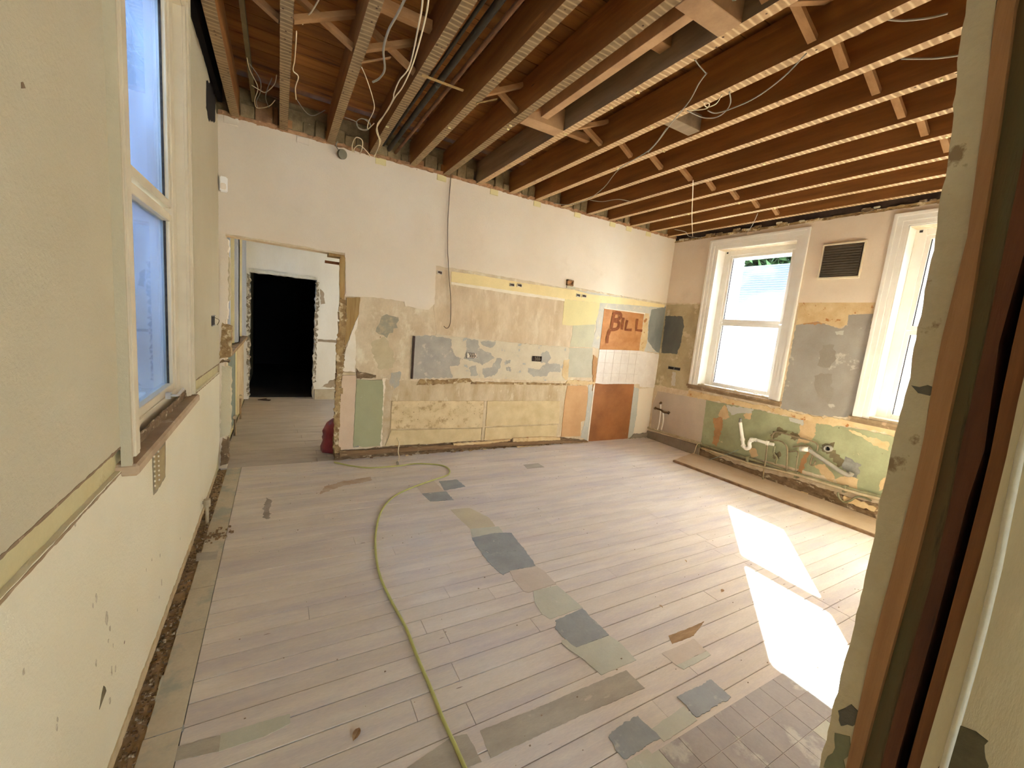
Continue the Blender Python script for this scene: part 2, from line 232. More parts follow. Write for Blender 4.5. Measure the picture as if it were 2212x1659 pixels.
 'fX': [(0.814,-0.681),(0.977,-0.596),(1.23,-0.549),(1.233,-0.645),(0.963,-0.703),(0.766,-0.83)],
 'fspot': [(0.381,-0.779),(0.414,-0.834),(0.409,-1.163),(0.362,-1.132),(0.369,-0.951)],
 'purple': [(1.713,-3.569),(1.983,-3.579),(2.293,-3.578),(2.608,-3.575),(2.657,-3.681),(2.658,-3.778),(2.491,-3.841),(2.257,-3.901),(1.714,-3.648),(1.624,-3.634)],
 'cable': [(1.049,1.041),(0.94,0.146),(0.961,-0.082),(1.109,-0.231),(1.27,-0.328),(1.544,-0.343),(1.745,-0.323),(1.967,-0.423),(2.018,-0.565),(1.954,-0.71),(1.791,-0.791),(1.526,-0.923),(1.325,-1.07),(1.177,-1.297),(1.073,-1.607),(1.015,-1.901),(0.992,-2.154),(1.005,-2.42),(1.022,-2.61),(1.021,-2.799),(1.026,-2.987),(1.026,-3.144),(1.032,-3.263),(1.035,-3.355),(1.039,-3.432)],
 'cord': [(1.795,0.583),(1.697,0.246),(1.605,0.034),(1.533,-0.162),(1.456,-0.385)],
 'joint': [(3.494,-1.973),(3.466,-2.442),(3.386,-2.745),(3.386,-3.025)],
 'bag': [(1.005,1.515),(1.117,1.763),(0.961,-0.082),(0.915,-0.113),(0.932,0.567)],
 'sheet': [(4.935,-1.04),(5.068,-3.088)],
 'leaf': [(0.717,-3.063),(0.722,-3.084)],
 'w_white1': [(1.005,-2.319,3.0),(1.027,-2.23,3.0),(1.053,-2.079,3.0),(1.095,-1.812,3.0),(1.104,-1.68,3.0),(1.091,-1.549,3.0),(1.1,-1.376,3.0),(1.114,-1.278,3.0),(1.113,-1.017,3.0),(1.104,-0.806,3.0),(1.157,-0.607,3.0),(1.193,-0.504,3.0),(1.21,-0.244,3.0),(1.221,-0.09,3.0)],
 'w_white2': [(1.029,-2.336,3.0),(1.055,-2.214,3.0),(1.088,-1.988,3.0),(1.116,-1.738,3.0),(1.127,-1.479,3.0),(1.118,-1.331,3.0),(1.118,-1.121,3.0),(1.112,-0.941,3.0),(1.116,-0.715,3.0),(1.182,-0.514,3.0),(1.206,-0.329,3.0),(1.215,-0.109,3.0)],
 'w_grey': [(0.943,-2.25,3.0),(0.937,-2.112,3.0),(0.928,-1.969,3.0),(0.941,-1.794,3.0),(0.987,-1.616,3.0),(0.982,-1.492,3.0),(0.955,-1.417,3.0)],
 'w_c2': [(0.873,-1.499,3.02),(0.919,-1.394,3.02),(0.997,-1.18,3.02),(1.042,-1.004,3.02),(1.046,-0.764,3.02),(1.065,-0.628,3.02),(1.087,-0.767,3.02)],
 'w_coil1': [(1.002,-0.706,3.05),(1.048,-0.713,3.05),(1.09,-0.615,3.05),(1.058,-0.516,3.05),(0.999,-0.536,3.05),(0.978,-0.636,3.05),(1.012,-0.715,3.05),(1.08,-0.64,3.05),(1.072,-0.51,3.05),(1.01,-0.509,3.05),(0.975,-0.617,3.05),(0.884,-0.637,3.05)],
 'w_coil2': [(1.052,0.064,3.02),(1.011,-0.172,3.02),(1.012,-0.379,3.02),(1.069,-0.349,3.02),(1.1,-0.121,3.02),(1.096,0.072,3.02),(1.04,-0.066,3.02),(1.069,-0.225,3.02),(1.181,-0.056,3.02),(1.184,0.039,3.02)],
 'w_l1': [(0.246,-0.838,3.15),(0.255,-0.673,3.15),(0.293,-0.435,3.15),(0.263,-0.185,3.15),(0.273,-0.039,3.15),(0.36,-0.144,3.15),(0.406,-0.304,3.15)],
 'w_l2': [(0.253,-0.803,3.14),(0.31,-0.623,3.14),(0.311,-0.42,3.14),(0.274,-0.19,3.14),(0.28,-0.078,3.14)],
 'w_l3': [(0.418,-0.758,3.14),(0.403,-0.6,3.14),(0.344,-0.42,3.14),(0.303,-0.427,3.14),(0.255,-0.466,3.14)],
 'w_l4': [(0.389,-0.687,3.14),(0.356,-0.483,3.14),(0.341,-0.305,3.14),(0.362,-0.147,3.14)],
 'w_top1': [(0.614,-1.793,3.12),(0.583,-1.649,3.12),(0.549,-1.566,3.12),(0.548,-1.513,3.12)],
 'w_top2': [(0.519,-1.499,3.08),(0.519,-1.184,3.08),(0.514,-1.038,3.08),(0.547,-0.977,3.08),(0.535,-0.802,3.08),(0.546,-0.614,3.08)],
 'w_top3': [(0.556,-0.455,3.14),(0.632,-0.271,3.14),(0.691,-0.256,3.14),(0.76,-0.429,3.14)],
 'w_long': [(2.47,-2.73,3.01),(2.517,-2.647,3.01),(2.633,-2.489,3.01),(2.755,-2.261,3.01),(2.901,-2.016,3.01),(2.99,-1.835,3.01)],
 'w_long2': [(2.792,-2.185,3.01),(2.968,-1.866,3.01),(3.066,-1.434,3.01),(3.292,-0.976,3.01),(3.43,-0.537,3.01),(3.392,-0.239,3.01),(3.243,-0.164,3.01)],
 'w_mid': [(2.716,-3.108,3.02),(2.82,-2.949,3.02),(2.897,-2.756,3.02),(2.906,-2.602,3.02),(2.882,-2.501,3.02),(2.816,-2.487,3.02)],
 'w_mid2': [(2.753,-2.379,3.04),(2.897,-2.388,3.04),(2.961,-2.443,3.04),(2.935,-2.533,3.04),(2.867,-2.607,3.04),(2.764,-2.665,3.04)],
 'w_mid3': [(2.761,-2.386,3.04),(2.823,-2.466,3.04),(2.788,-2.515,3.04),(2.756,-2.502,3.04),(2.81,-2.482,3.04),(2.819,-2.541,3.04),(2.756,-2.624,3.04)],
 'w_r1': [(2.832,-3.373,3.08),(2.897,-3.412,3.08),(2.961,-3.48,3.08),(2.99,-3.536,3.08)],
 'w_r2': [(3.201,-3.312,3.08),(3.256,-3.355,3.08),(3.323,-3.413,3.08),(3.376,-3.483,3.08)],
 'w_r3': [(2.177,-2.953,3.1),(2.198,-2.982,3.1),(2.233,-3.033,3.1)],
 'w_s1': [(2.326,-2.762,3.01),(2.383,-2.745,3.01),(2.466,-2.727,3.01)],
 'w_hang': [(3.655,-1.753,2.98),(3.987,-1.497,2.98),(4.611,-1.015,2.98),(5.353,-0.463,2.98)],
 'w_hang2': [(4.871,-1.634,2.97),(5.294,-1.32,2.97),(5.68,-0.98,2.97),(5.792,-0.769,2.97),(5.655,-0.784,2.97)],
 'w_hang3': [(4.922,-0.514,2.98),(5.11,-0.537,2.98),(5.324,-0.425,2.98),(5.481,-0.469,2.98),(5.671,-0.412,2.98)],
 'w_m5': [(3.454,-0.562,3.01),(3.585,-0.622,3.01),(3.644,-0.807,3.01),(3.791,-0.847,3.01)],
 'w_drop': [(2.027,-0.03,3.348),(2.013,-0.03,3.237),(2.007,-0.03,2.924),(2.008,-0.03,2.608),(2.029,-0.03,2.288)],
 'w_drop2': [(2.042,-0.03,2.193),(2.061,-0.03,2.034),(2.096,-0.03,1.824),(2.113,-0.03,1.672),(2.118,-0.03,1.518),(2.101,-0.03,1.464),(2.074,-0.03,1.452),(2.045,-0.03,1.473)],
 'lath1': [(1.189,-1.7,3.0),(1.458,-1.706,3.0)],
 'lath2': [(1.604,-1.584,3.02),(1.691,-1.719,3.02)],
 'lath3': [(0.864,-1.55,3.02),(0.998,-1.711,3.02)],
 'disc': [(0.935,-0.15,2.99)],
 'rblock1': [(2.011,-1.769,3.04),(2.15,-1.778,3.04),(2.282,-1.552,3.04),(2.006,-1.567,3.04)],
 'lw_spots': [(-2.859,0.545,0.023),(-2.837,0.495,0.0138),(-2.929,0.662,0.0154),(-2.954,0.654,0.0108),(-2.841,0.347,0.0154),(-2.805,0.325,0.0108),(-2.954,0.471,0.0123),(-2.196,0.247,0.02),(-2.21,0.39,0.0108),(-2.342,0.443,0.0108),(-2.427,0.446,0.0092),(-2.558,0.364,0.0092),(-3.198,0.503,0.0092),(-3.192,0.519,0.0077),(-2.865,0.265,0.0154),(-2.855,0.467,0.0092),(-1.782,0.243,0.0092),(-3.036,0.941,0.0092),(-3.313,0.752,0.0092),(-2.244,0.207,0.0108),(-2.817,0.42,0.0077)],
 'b0': [(-4.048,2.255),(-4.054,2.194),(-4.06,2.119),(-4.069,2.026),(-4.077,1.92),(-4.077,1.889),(-4.084,1.794),(-4.087,1.71),(-4.089,1.624),(-4.093,1.53),(-4.092,1.425),(-4.093,1.347),(-4.09,1.247),(-4.096,1.159),(-4.098,0.939),(-4.092,0.829),(-4.092,0.71),(-4.092,0.561)],
 'b1': [(-4.093,2.229),(-4.111,2.047),(-4.13,1.798),(-4.128,1.568),(-4.139,1.356),(-4.138,1.268),(-4.137,1.113),(-4.134,0.908),(-4.139,0.614)],
 'b2': [(-4.119,2.214),(-4.134,2.039),(-4.149,1.795),(-4.161,1.603),(-4.166,1.365),(-4.168,1.281),(-4.168,1.124),(-4.164,0.89),(-4.16,0.638)],
 'b3': [(-4.168,2.025),(-4.176,1.868),(-4.184,1.605),(-4.188,1.372),(-4.191,1.329),(-4.195,1.137),(-4.192,1.01),(-4.189,0.79),(-4.19,0.672)],
 'b4': [(-4.205,1.771),(-4.202,1.606),(-4.22,1.383),(-4.214,1.357),(-4.215,1.164),(-4.214,1.027),(-4.211,0.768),(-4.21,0.695)],
 'b5': [(-4.219,1.688),(-4.223,1.534),(-4.23,1.38),(-4.231,1.242),(-4.231,1.056),(-4.229,0.716)],
 'b6': [(-4.244,1.541),(-4.25,1.387),(-4.252,1.208),(-4.25,0.991),(-4.247,0.736)],
 'b7': [(-4.264,1.383),(-4.275,1.165),(-4.277,0.984),(-4.276,0.769)],
 'scar': [(-4.282,0.875),(-4.301,0.881),(-4.319,0.878),(-4.321,0.843),(-4.323,0.813),(-4.272,0.755),(-4.272,0.781),(-4.278,0.813)],
 'jchip1': [(-4.099,1.504),(-4.136,1.507),(-4.149,1.517),(-4.138,1.499),(-4.13,1.489),(-4.11,1.489)],
 'jchip2': [(-4.103,0.731),(-4.122,0.76),(-4.141,0.759),(-4.135,0.718),(-4.109,0.7)],
 'jchip3': [(-4.106,0.674),(-4.137,0.692),(-4.137,0.612),(-4.103,0.573),(-4.105,0.641)],
 'cd': [(0.065,1.979),(0.434,1.975),(0.994,2.0),(0.977,1.268),(1.009,0.807),(0.971,0.014),(0.071,0.019),(0.055,1.191),(0.096,1.621)],
 'cdrail': [(1.037,0.898),(1.295,0.887),(1.296,0.848),(1.038,0.86)],
 'cdpatch': [(1.103,0.113),(1.148,0.192),(1.29,0.259),(1.343,0.113),(1.319,0.086)],
}
for _k, _v in D.items():                    # nothing below the floor
    if len(_v[0]) == 2 and _k != 'lw_spots' and _k[:1] != 'f' and _k not in ('purple', 'cable', 'cord', 'joint', 'sheet', 'leaf'):
        D[_k] = [(a, max(b, 0.004)) for a, b in _v]

# ------------------------------------------------------------------ materials
def lin(c):
    return tuple(((v / 255) / 12.92 if v / 255 <= .04045 else ((v / 255 + .055) / 1.055) ** 2.4) for v in c) + (1,)
MATS = {}
def surf(name, c1, c2=None, c3=None, sc=3.0, st=(1, 1, 1), t=(.35, .65), s3=2.0, t3=(.62, .68), rough=.85, bump=.25, fine=70.0,
         bd=.004, rnd=0.0, spots=None, spot_s=6.0, spot_t=.06, metal=0.0, det=6.0, fleck=.10):
    """Mottled surface: c1/c2 blended by noise, hard-edged patches of c3, fine tonal fleck, spots, fine relief."""
    if name in MATS: return MATS[name]
    m = bpy.data.materials.new(name); m.use_nodes = True; n = m.node_tree; L = n.links.new
    b = n.nodes['Principled BSDF']; b.inputs['Roughness'].default_value = rough; b.inputs['Metallic'].default_value = metal
    b.inputs['Specular IOR Level'].default_value = .35
    g = n.nodes.new('ShaderNodeNewGeometry'); mp = n.nodes.new('ShaderNodeMapping'); mp.inputs['Scale'].default_value = st
    L(g.outputs['Position'], mp.inputs['Vector'])
    def noi(s, d=det, r=.6, src=None):
        q = n.nodes.new('ShaderNodeTexNoise'); q.inputs['Scale'].default_value = s; q.inputs['Detail'].default_value = d
        q.inputs['Roughness'].default_value = r; L((src or mp).outputs[0], q.inputs['Vector']); return q
    def ramp(src, a, bb):
        r = n.nodes.new('ShaderNodeMapRange'); r.inputs[1].default_value = a; r.inputs[2].default_value = bb
        L(src, r.inputs[0]); return r.outputs[0]
    def mx(f, A, B, mode='MIX'):
        k = n.nodes.new('ShaderNodeMix'); k.data_type = 'RGBA'; k.blend_type = mode
        if isinstance(f, float): k.inputs[0].default_value = f
        else: L(f, k.inputs[0])
        for i, v in ((6, A), (7, B)):
            if isinstance(v, tuple): k.inputs[i].default_value = v
            else: L(v, k.inputs[i])
        return k.outputs[2]
    col = lin(c1)
    if c2: col = mx(ramp(noi(sc).outputs[0], *t), lin(c1), lin(c2))
    if c3: col = mx(ramp(noi(s3, 8, .65).outputs[0], *t3), col, lin(c3))
    f = noi(fine, 4, .7)
    if fleck: col = mx(ramp(f.outputs[0], .3, .7), mx(fleck * 1.0, col, (0, 0, 0, 1)), col)
    if spots:
        v = n.nodes.new('ShaderNodeTexVoronoi'); v.inputs['Scale'].default_value = spot_s; L(mp.outputs[0], v.inputs['Vector'])
        col = mx(ramp(v.outputs['Distance'], spot_t, spot_t * .5), col, lin(spots))
    if rnd:
        oi = n.nodes.new('ShaderNodeObjectInfo'); hs = n.nodes.new('ShaderNodeHueSaturation')
        L(ramp(oi.outputs['Random'], 0, 1), hs.inputs['Value']); hs.inputs['Value'].default_value = 1
        rr = n.nodes.new('ShaderNodeMapRange'); rr.inputs[3].default_value = 1 - rnd; rr.inputs[4].default_value = 1 + rnd
        L(oi.outputs['Random'], rr.inputs[0]); L(rr.outputs[0], hs.inputs['Value']); L(col, hs.inputs['Color']); col = hs.outputs[0]
    if isinstance(col, tuple): b.inputs['Base Color'].default_value = col
    else: L(col, b.inputs['Base Color'])
    if bump:
        bp = n.nodes.new('ShaderNodeBump'); bp.inputs['Strength'].default_value = bump; bp.inputs['Distance'].default_value = bd
        L(f.outputs[0], bp.inputs['Height']); L(bp.outputs[0], b.inputs['Normal'])
    MATS[name] = m
    return m

def lathmark(name, c1, c2, dark):
    """underside of a joist: pale stripes left by plaster keys between laths, with nail holes"""
    m = surf(name, c1, c2, sc=9, st=(1, 2, 1), rough=.9, rnd=.12)
    n = m.node_tree; L = n.links.new; b = n.nodes['Principled BSDF']
    src = b.inputs['Base Color'].links[0].from_socket
    g = n.nodes.new('ShaderNodeNewGeometry')
    nz = n.nodes.new('ShaderNodeTexNoise'); nz.inputs['Scale'].default_value = 7; L(g.outputs['Position'], nz.inputs['Vector'])
    sep = n.nodes.new('ShaderNodeSeparateXYZ'); L(g.outputs['Position'], sep.inputs[0])
    ma = n.nodes.new('ShaderNodeMath'); ma.operation = 'MULTIPLY_ADD'; L(nz.outputs[0], ma.inputs[0]); ma.inputs[1].default_value = .03; L(sep.outputs[1], ma.inputs[2])
    mm = n.nodes.new('ShaderNodeMath'); mm.operation = 'PINGPONG'; L(ma.outputs[0], mm.inputs[0]); mm.inputs[1].default_value = .0185
    r = n.nodes.new('ShaderNodeMapRange'); L(mm.outputs[0], r.inputs[0]); r.inputs[1].default_value = .0015; r.inputs[2].default_value = .0080
    k = n.nodes.new('ShaderNodeMix'); k.data_type = 'RGBA'; L(r.outputs[0], k.inputs[0]); L(src, k.inputs[7]); k.inputs[6].default_value = lin(dark)
    v = n.nodes.new('ShaderNodeTexVoronoi'); v.inputs['Scale'].default_value = 22; L(g.outputs['Position'], v.inputs['Vector'])
    r2 = n.nodes.new('ShaderNodeMapRange'); L(v.outputs['Distance'], r2.inputs[0]); r2.inputs[1].default_value = .16; r2.inputs[2].default_value = .08
    k2 = n.nodes.new('ShaderNodeMix'); k2.data_type = 'RGBA'; L(r2.outputs[0], k2.inputs[0]); L(k.outputs[2], k2.inputs[6]); k2.inputs[7].default_value = lin((70, 45, 28))
    L(k2.outputs[2], b.inputs['Base Color'])
    return m

def glassmat(name, tint=(1, 1, 1), haze=0.0, hazecol=(1, 1, 1)):
    m = bpy.data.materials.new(name); m.use_nodes = True; n = m.node_tree; n.nodes.clear(); L = n.links.new
    o = n.nodes.new('ShaderNodeOutputMaterial'); tr = n.nodes.new('ShaderNodeBsdfTransparent'); tr.inputs[0].default_value = tint + (1,)
    gl = n.nodes.new('ShaderNodeBsdfGlossy'); gl.inputs['Roughness'].default_value = .02
    fr = n.nodes.new('ShaderNodeFresnel'); fr.inputs[0].default_value = 1.25
    mx = n.nodes.new('ShaderNodeMixShader'); L(fr.outputs[0], mx.inputs[0]); L(tr.outputs[0], mx.inputs[1]); L(gl.outputs[0], mx.inputs[2])
    last = mx
    if haze:
        tl = n.nodes.new('ShaderNodeBsdfTranslucent'); tl.inputs[0].default_value = hazecol + (1,)
        nz = n.nodes.new('ShaderNodeTexNoise'); nz.inputs['Scale'].default_value = 2.2; nz.inputs['Detail'].default_value = 5
        g = n.nodes.new('ShaderNodeNewGeometry'); L(g.outputs['Position'], nz.inputs['Vector'])
        r = n.nodes.new('ShaderNodeMapRange'); r.inputs[1].default_value = .35; r.inputs[2].default_value = .7; r.inputs[3].default_value = haze * .45; r.inputs[4].default_value = haze
        L(nz.outputs[0], r.inputs[0])
        m2 = n.nodes.new('ShaderNodeMixShader'); L(r.outputs[0], m2.inputs[0]); L(mx.outputs[0], m2.inputs[1]); L(tl.outputs[0], m2.inputs[2]); last = m2
    L(last.outputs[0], o.inputs[0])
    return m

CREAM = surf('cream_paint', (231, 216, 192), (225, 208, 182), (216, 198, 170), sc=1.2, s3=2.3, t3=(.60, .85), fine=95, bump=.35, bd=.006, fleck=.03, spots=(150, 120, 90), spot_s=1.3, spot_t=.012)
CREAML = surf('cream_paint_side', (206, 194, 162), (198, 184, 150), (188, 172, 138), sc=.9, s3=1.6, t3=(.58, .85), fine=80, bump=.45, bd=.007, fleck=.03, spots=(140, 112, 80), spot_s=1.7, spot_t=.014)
CREAMLOW = surf('cream_paint_low', (236, 226, 196), (230, 218, 184), (176, 152, 112), sc=1.1, s3=3.2, t3=(.68, .80), fine=80, bump=.45, bd=.006, fleck=.03, spots=(130, 100, 70), spot_s=3.1, spot_t=.022)
TAN = surf('tan_plaster', (222, 202, 168), (202, 178, 142), (230, 216, 184), sc=5.5, st=(1, 1, .7), s3=7, t3=(.52, .66), fine=45, fleck=.10, spots=(110, 80, 50), spot_s=5, spot_t=.03)
BROWNF = surf('brown_plaster', (220, 198, 164), (200, 174, 138), (226, 208, 176), sc=5.5, st=(1, 1, .45), s3=6.0, t3=(.52, .66), fine=50, fleck=.07, spots=(120, 90, 60), spot_s=4, spot_t=.02)
YEL = surf('yellow_paint', (238, 216, 158), (230, 208, 150), sc=6, fine=60, fleck=.05, spots=(130, 100, 70), spot_s=9, spot_t=.035)
YELP = surf('pale_yellow_paint', (228, 211, 152), (220, 204, 148), sc=3, fleck=.04)
WHITE = surf('white_plaster', (240, 228, 206), (232, 218, 192), sc=8, fleck=.05)
PALE = surf('pale_green_grey', (204, 197, 162), (194, 186, 156), (176, 172, 152), sc=5, s3=7, fleck=.08)
GREYG = surf('grey_green_paint', (198, 190, 164), (184, 176, 150), sc=5, fleck=.06)
BLUEG = surf('blue_grey_paint', (194, 188, 172), (208, 198, 176), (226, 208, 170), sc=9, s3=9, t3=(.60, .64), fleck=.08)
BLUEP = surf('pale_blue_paint', (196, 192, 176), (186, 184, 170), (210, 200, 176), sc=8, s3=6, t3=(.60, .66), fleck=.05)
ORANGE = surf('orange_hardboard', (200, 140, 82), (182, 120, 64), sc=6, st=(1, 1, 1.6), fleck=.05, rough=.7)
ORANGED = surf('brown_hardboard', (166, 106, 58), (142, 88, 46), (186, 140, 94), sc=3, s3=9, t3=(.68, .72), fleck=.06, rough=.7)
TANB = surf('tan_hardboard', (210, 166, 116), (198, 152, 102), (220, 190, 140), sc=4, s3=8, t3=(.70, .72), fleck=.05)
LETTER = surf('dark_brush_stroke', (146, 84, 42), (128, 70, 34), sc=22, fleck=.08)
WBAND = surf('white_tile_bed', (230, 218, 202), (220, 206, 190), (234, 224, 210), sc=5, s3=12, t3=(.5, .8), fleck=.05)
SLATE = surf('slate_blue_paint', (148, 146, 134), (130, 130, 120), (172, 166, 150), sc=7, st=(1, 1, .4), s3=13, t3=(.66, .70), fleck=.08)
SLATED = surf('dark_slate_paint', (108, 106, 94), (94, 94, 84), (136, 132, 114), sc=7, st=(1, 1, .4), s3=13, t3=(.64, .70), fleck=.08)
GSLAB = surf('grey_adhesive_bed', (182, 174, 158), (166, 158, 144), (202, 190, 168), sc=6, s3=9, t3=(.58, .66), fleck=.07)
CSLAB = surf('cream_scraped_bed', (216, 202, 172), (206, 190, 160), (180, 176, 164), sc=7, s3=7, t3=(.60, .62), fleck=.07)
DARKB = surf('dark_brown_edge', (78, 58, 44), (60, 44, 34), sc=10)
BLACKB = surf('black_box', (38, 34, 30), (70, 64, 58), sc=40)
GALV = surf('galvanised_box', (210, 204, 192), (120, 110, 100), sc=60, t=(.45, .5), metal=.3, rough=.5)
RAG = surf('ragged_rubble', (186, 156, 106), (146, 112, 70), (220, 198, 156), sc=16, s3=14, t3=(.55, .60), fine=30, fleck=.25, bump=.9, bd=.012)
MUD = surf('brown_rough_mortar', (154, 126, 92), (122, 96, 66), (212, 190, 156), sc=12, st=(1, 1, 2), s3=10, t3=(.58, .62), fine=35, fleck=.25, bump=1.0, bd=.014)
PANY = surf('stained_yellow_panel', (228, 206, 162), (210, 184, 138), (180, 150, 108), sc=7, s3=14, t3=(.54, .66), fleck=.08, spots=(110, 84, 54), spot_s=16, spot_t=.10)
PANY2 = surf('olive_yellow_panel', (222, 200, 154), (204, 180, 134), sc=6, fleck=.06)
STAINT = surf('grimy_tan', (216, 196, 160), (188, 162, 122), (222, 206, 172), sc=6.5, st=(1, 1, .4), s3=9, t3=(.58, .66), fleck=.1)
GREEN = surf('sage_green_paint', (170, 168, 130), (162, 160, 122), (186, 184, 150), sc=3, s3=8, t3=(.68, .70), fleck=.05)
GREENW = surf('weathered_green_paint', (170, 170, 130), (150, 150, 112), (206, 188, 146), sc=4, s3=4.5, t3=(.64, .66), fleck=.08, spots=(90, 76, 52), spot_s=7, spot_t=.05)
PINK = surf('pinkish_plaster', (218, 192, 162), (210, 182, 152), sc=4, fleck=.05)
PINKG = surf('dusty_pink_plaster', (202, 184, 160), (190, 172, 150), sc=3, fleck=.06)
WOODY = surf('yellow_raw_wood', (178, 146, 92), (156, 122, 72), sc=6, st=(8, 8, .6), fleck=.08)
WOODO = surf('orange_raw_wood', (168, 122, 76), (148, 104, 62), (120, 84, 50), sc=5, st=(9, 9, .35), s3=5, t3=(.62, .7), fleck=.08, rough=.75)
WOODB = surf('brown_raw_wood', (132, 84, 46), (112, 68, 36), sc=5, st=(9, 9, .35), fleck=.1, rough=.8)
GREENJ = surf('mould_green_plaster', (92, 88, 58), (110, 78, 48), (66, 52, 34), sc=2.2, st=(1.6, 6, .5), s3=3, fleck=.1)
BLACKG = surf('black_gap', (22, 15, 10), (34, 22, 14), sc=5)  # near-black stands in for the shade inside gaps and the plaster hole
PLJ = surf('beige_plaster_edge', (204, 188, 152), (188, 170, 134), (146, 122, 88), sc=5, s3=7, t3=(.64, .68), fine=60, fleck=.08, bump=.5)
SILLW = surf('brown_sill_wood', (158, 132, 98), (132, 106, 76), (190, 160, 126), sc=8, s3=10, t3=(.60, .66), fleck=.1)
UPVC = surf('white_window_paint', (236, 230, 216), (228, 220, 204), sc=4, rough=.45, fleck=.02, bump=.08)
UPVCL = surf('ivory_window_paint', (222, 208, 176), (212, 196, 164), sc=4, rough=.5, fleck=.02, bump=.1)
GREYW = surf('grey_pier_paint', (166, 158, 144), (152, 142, 128), (188, 178, 162), sc=3, s3=5, t3=(.62, .66), fleck=.07, spots=(120, 110, 96), spot_s=5, spot_t=.04)
PEEL = surf('peeled_cream_layer', (222, 196, 148), (206, 172, 122), (180, 120, 66), sc=7, s3=9, t3=(.60, .63), fleck=.08)
PEELO = surf('peeled_orange_layer', (190, 144, 94), (172, 124, 78), sc=8, fleck=.08)
BEIGE = surf('beige_peeled_patch', (214, 184, 138), (200, 166, 120), sc=8, fleck=.08)
METAL = surf('dull_lead_patch', (150, 146, 134), (120, 116, 104), sc=14, rough=.5, fleck=.1)
STAIN = surf('dark_damp_stain', (112, 98, 68), (134, 120, 86), sc=14, fleck=.15)
PLINTH = surf('grey_brown_plinth', (150, 136, 116), (132, 116, 94), sc=4, fleck=.1)
JSIDE = surf('joist_wood', (150, 98, 44), (124, 78, 32), (170, 108, 52), sc=3, st=(5, .5, 5), s3=4, t3=(.6, .75), rnd=.12, fleck=.08, rough=.8, spots=(40, 24, 14), spot_s=2.0, spot_t=.03)
JGREY = surf('greyed_joist_wood', (150, 128, 98), (126, 104, 76), sc=3, st=(5, .5, 5), fleck=.08)
JBOT = lathmark('joist_underside', (188, 152, 108), (160, 126, 86), (214, 184, 138))
JBOTD = lathmark('joist_underside_dark', (144, 118, 82), (118, 94, 62), (168, 140, 100))  # darker tone for the undersides of the left joists
DECK = surf('deck_board_underside', (166, 108, 48), (130, 80, 34), (90, 56, 28), sc=3, st=(.6, 5, 5), s3=3, t3=(.6, .7), rnd=.25, fleck=.08)
STRUT = surf('strut_wood', (172, 128, 82), (152, 110, 66), sc=6, st=(1, 4, 4), rnd=.1, fleck=.06)
BLOCKW = surf('pale_block_wood', (184, 146, 104), (160, 122, 84), sc=6, rnd=.1, fleck=.08)
RUB = surf('dusty_rubble', (160, 138, 98), (122, 102, 68), (178, 156, 118), sc=9, s3=11, fine=30, fleck=.2, bump=.9, bd=.01, rnd=.1)
BRICK = surf('orange_brick', (160, 120, 82), (132, 98, 66), (200, 170, 130), sc=14, s3=12, fleck=.15, rnd=.15)
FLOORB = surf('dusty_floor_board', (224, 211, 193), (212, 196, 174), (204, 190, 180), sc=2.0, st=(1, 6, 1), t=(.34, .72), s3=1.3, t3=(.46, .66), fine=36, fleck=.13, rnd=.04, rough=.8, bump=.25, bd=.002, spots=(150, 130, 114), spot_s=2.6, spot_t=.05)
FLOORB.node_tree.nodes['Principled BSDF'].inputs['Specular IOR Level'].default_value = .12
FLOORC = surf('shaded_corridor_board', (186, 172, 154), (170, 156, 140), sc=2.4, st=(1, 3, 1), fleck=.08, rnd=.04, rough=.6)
FBASE = surf('floor_void', (60, 46, 34), (80, 62, 44), sc=6)
BORDER = surf('border_board', (206, 192, 164), (192, 176, 146), (172, 168, 148), sc=3.5, st=(1, 1, 1), s3=4, t3=(.50, .60), fleck=.1, rnd=.04)
LINOD = surf('dark_slate_lino', (158, 158, 150), (144, 144, 138), (182, 176, 162), sc=7, s3=9, t3=(.60, .66), fleck=.08, rough=.6)
LINOG = surf('sage_lino', (196, 192, 168), (186, 182, 158), (206, 198, 178), sc=7, s3=9, fleck=.06, rough=.6)
LINOC = surf('cream_lino', (204, 188, 166), (196, 178, 156), sc=6, fleck=.06)
LINOY = surf('faded_yellow_board', (206, 192, 156), (196, 180, 148), sc=4, fleck=.08)
LINOB = surf('grey_brown_board', (184, 172, 150), (168, 156, 136), (196, 182, 160), sc=5, st=(1, 3, 1), s3=6, fleck=.1)
LINOP = surf('purple_brown_lino', (176, 164, 150), (160, 148, 136), (194, 186, 168), sc=4, s3=4, t3=(.56, .62), fleck=.08, rough=.6, rnd=.05)
SHEET = surf('dusty_hardboard_sheet', (200, 178, 148), (186, 160, 128), sc=2.5, fleck=.06)
SPLIT = surf('raw_split_wood', (176, 140, 94), (146, 112, 72), sc=9, st=(1, 5, 1), fleck=.15)
PVCW = surf('white_pipe_plastic', (240, 234, 220), (228, 220, 202), sc=10, rough=.35, bump=0, fleck=.03)
PVCG = surf('grey_pipe_plastic', (168, 160, 144), (152, 144, 128), sc=10, rough=.45, bump=0, fleck=.05)
COPPER = surf('tarnished_pipe', (158, 138, 106), (128, 112, 82), (176, 164, 130), sc=20, metal=.25, rough=.5, fleck=.1)
PIPEG = surf('green_grey_painted_pipe', (150, 144, 108), (124, 118, 86), sc=12, rough=.6, fleck=.1)
PIPEC = surf('cream_painted_pipe', (200, 182, 148), (176, 156, 120), sc=12, rough=.6, fleck=.08)
BRASS = surf('old_brass_tap', (120, 96, 64), (90, 72, 48), sc=20, metal=.6, rough=.45)
IRON = surf('black_iron_pipe', (64, 58, 46), (46, 42, 34), (100, 96, 80), sc=8, s3=9, metal=.3, rough=.55)
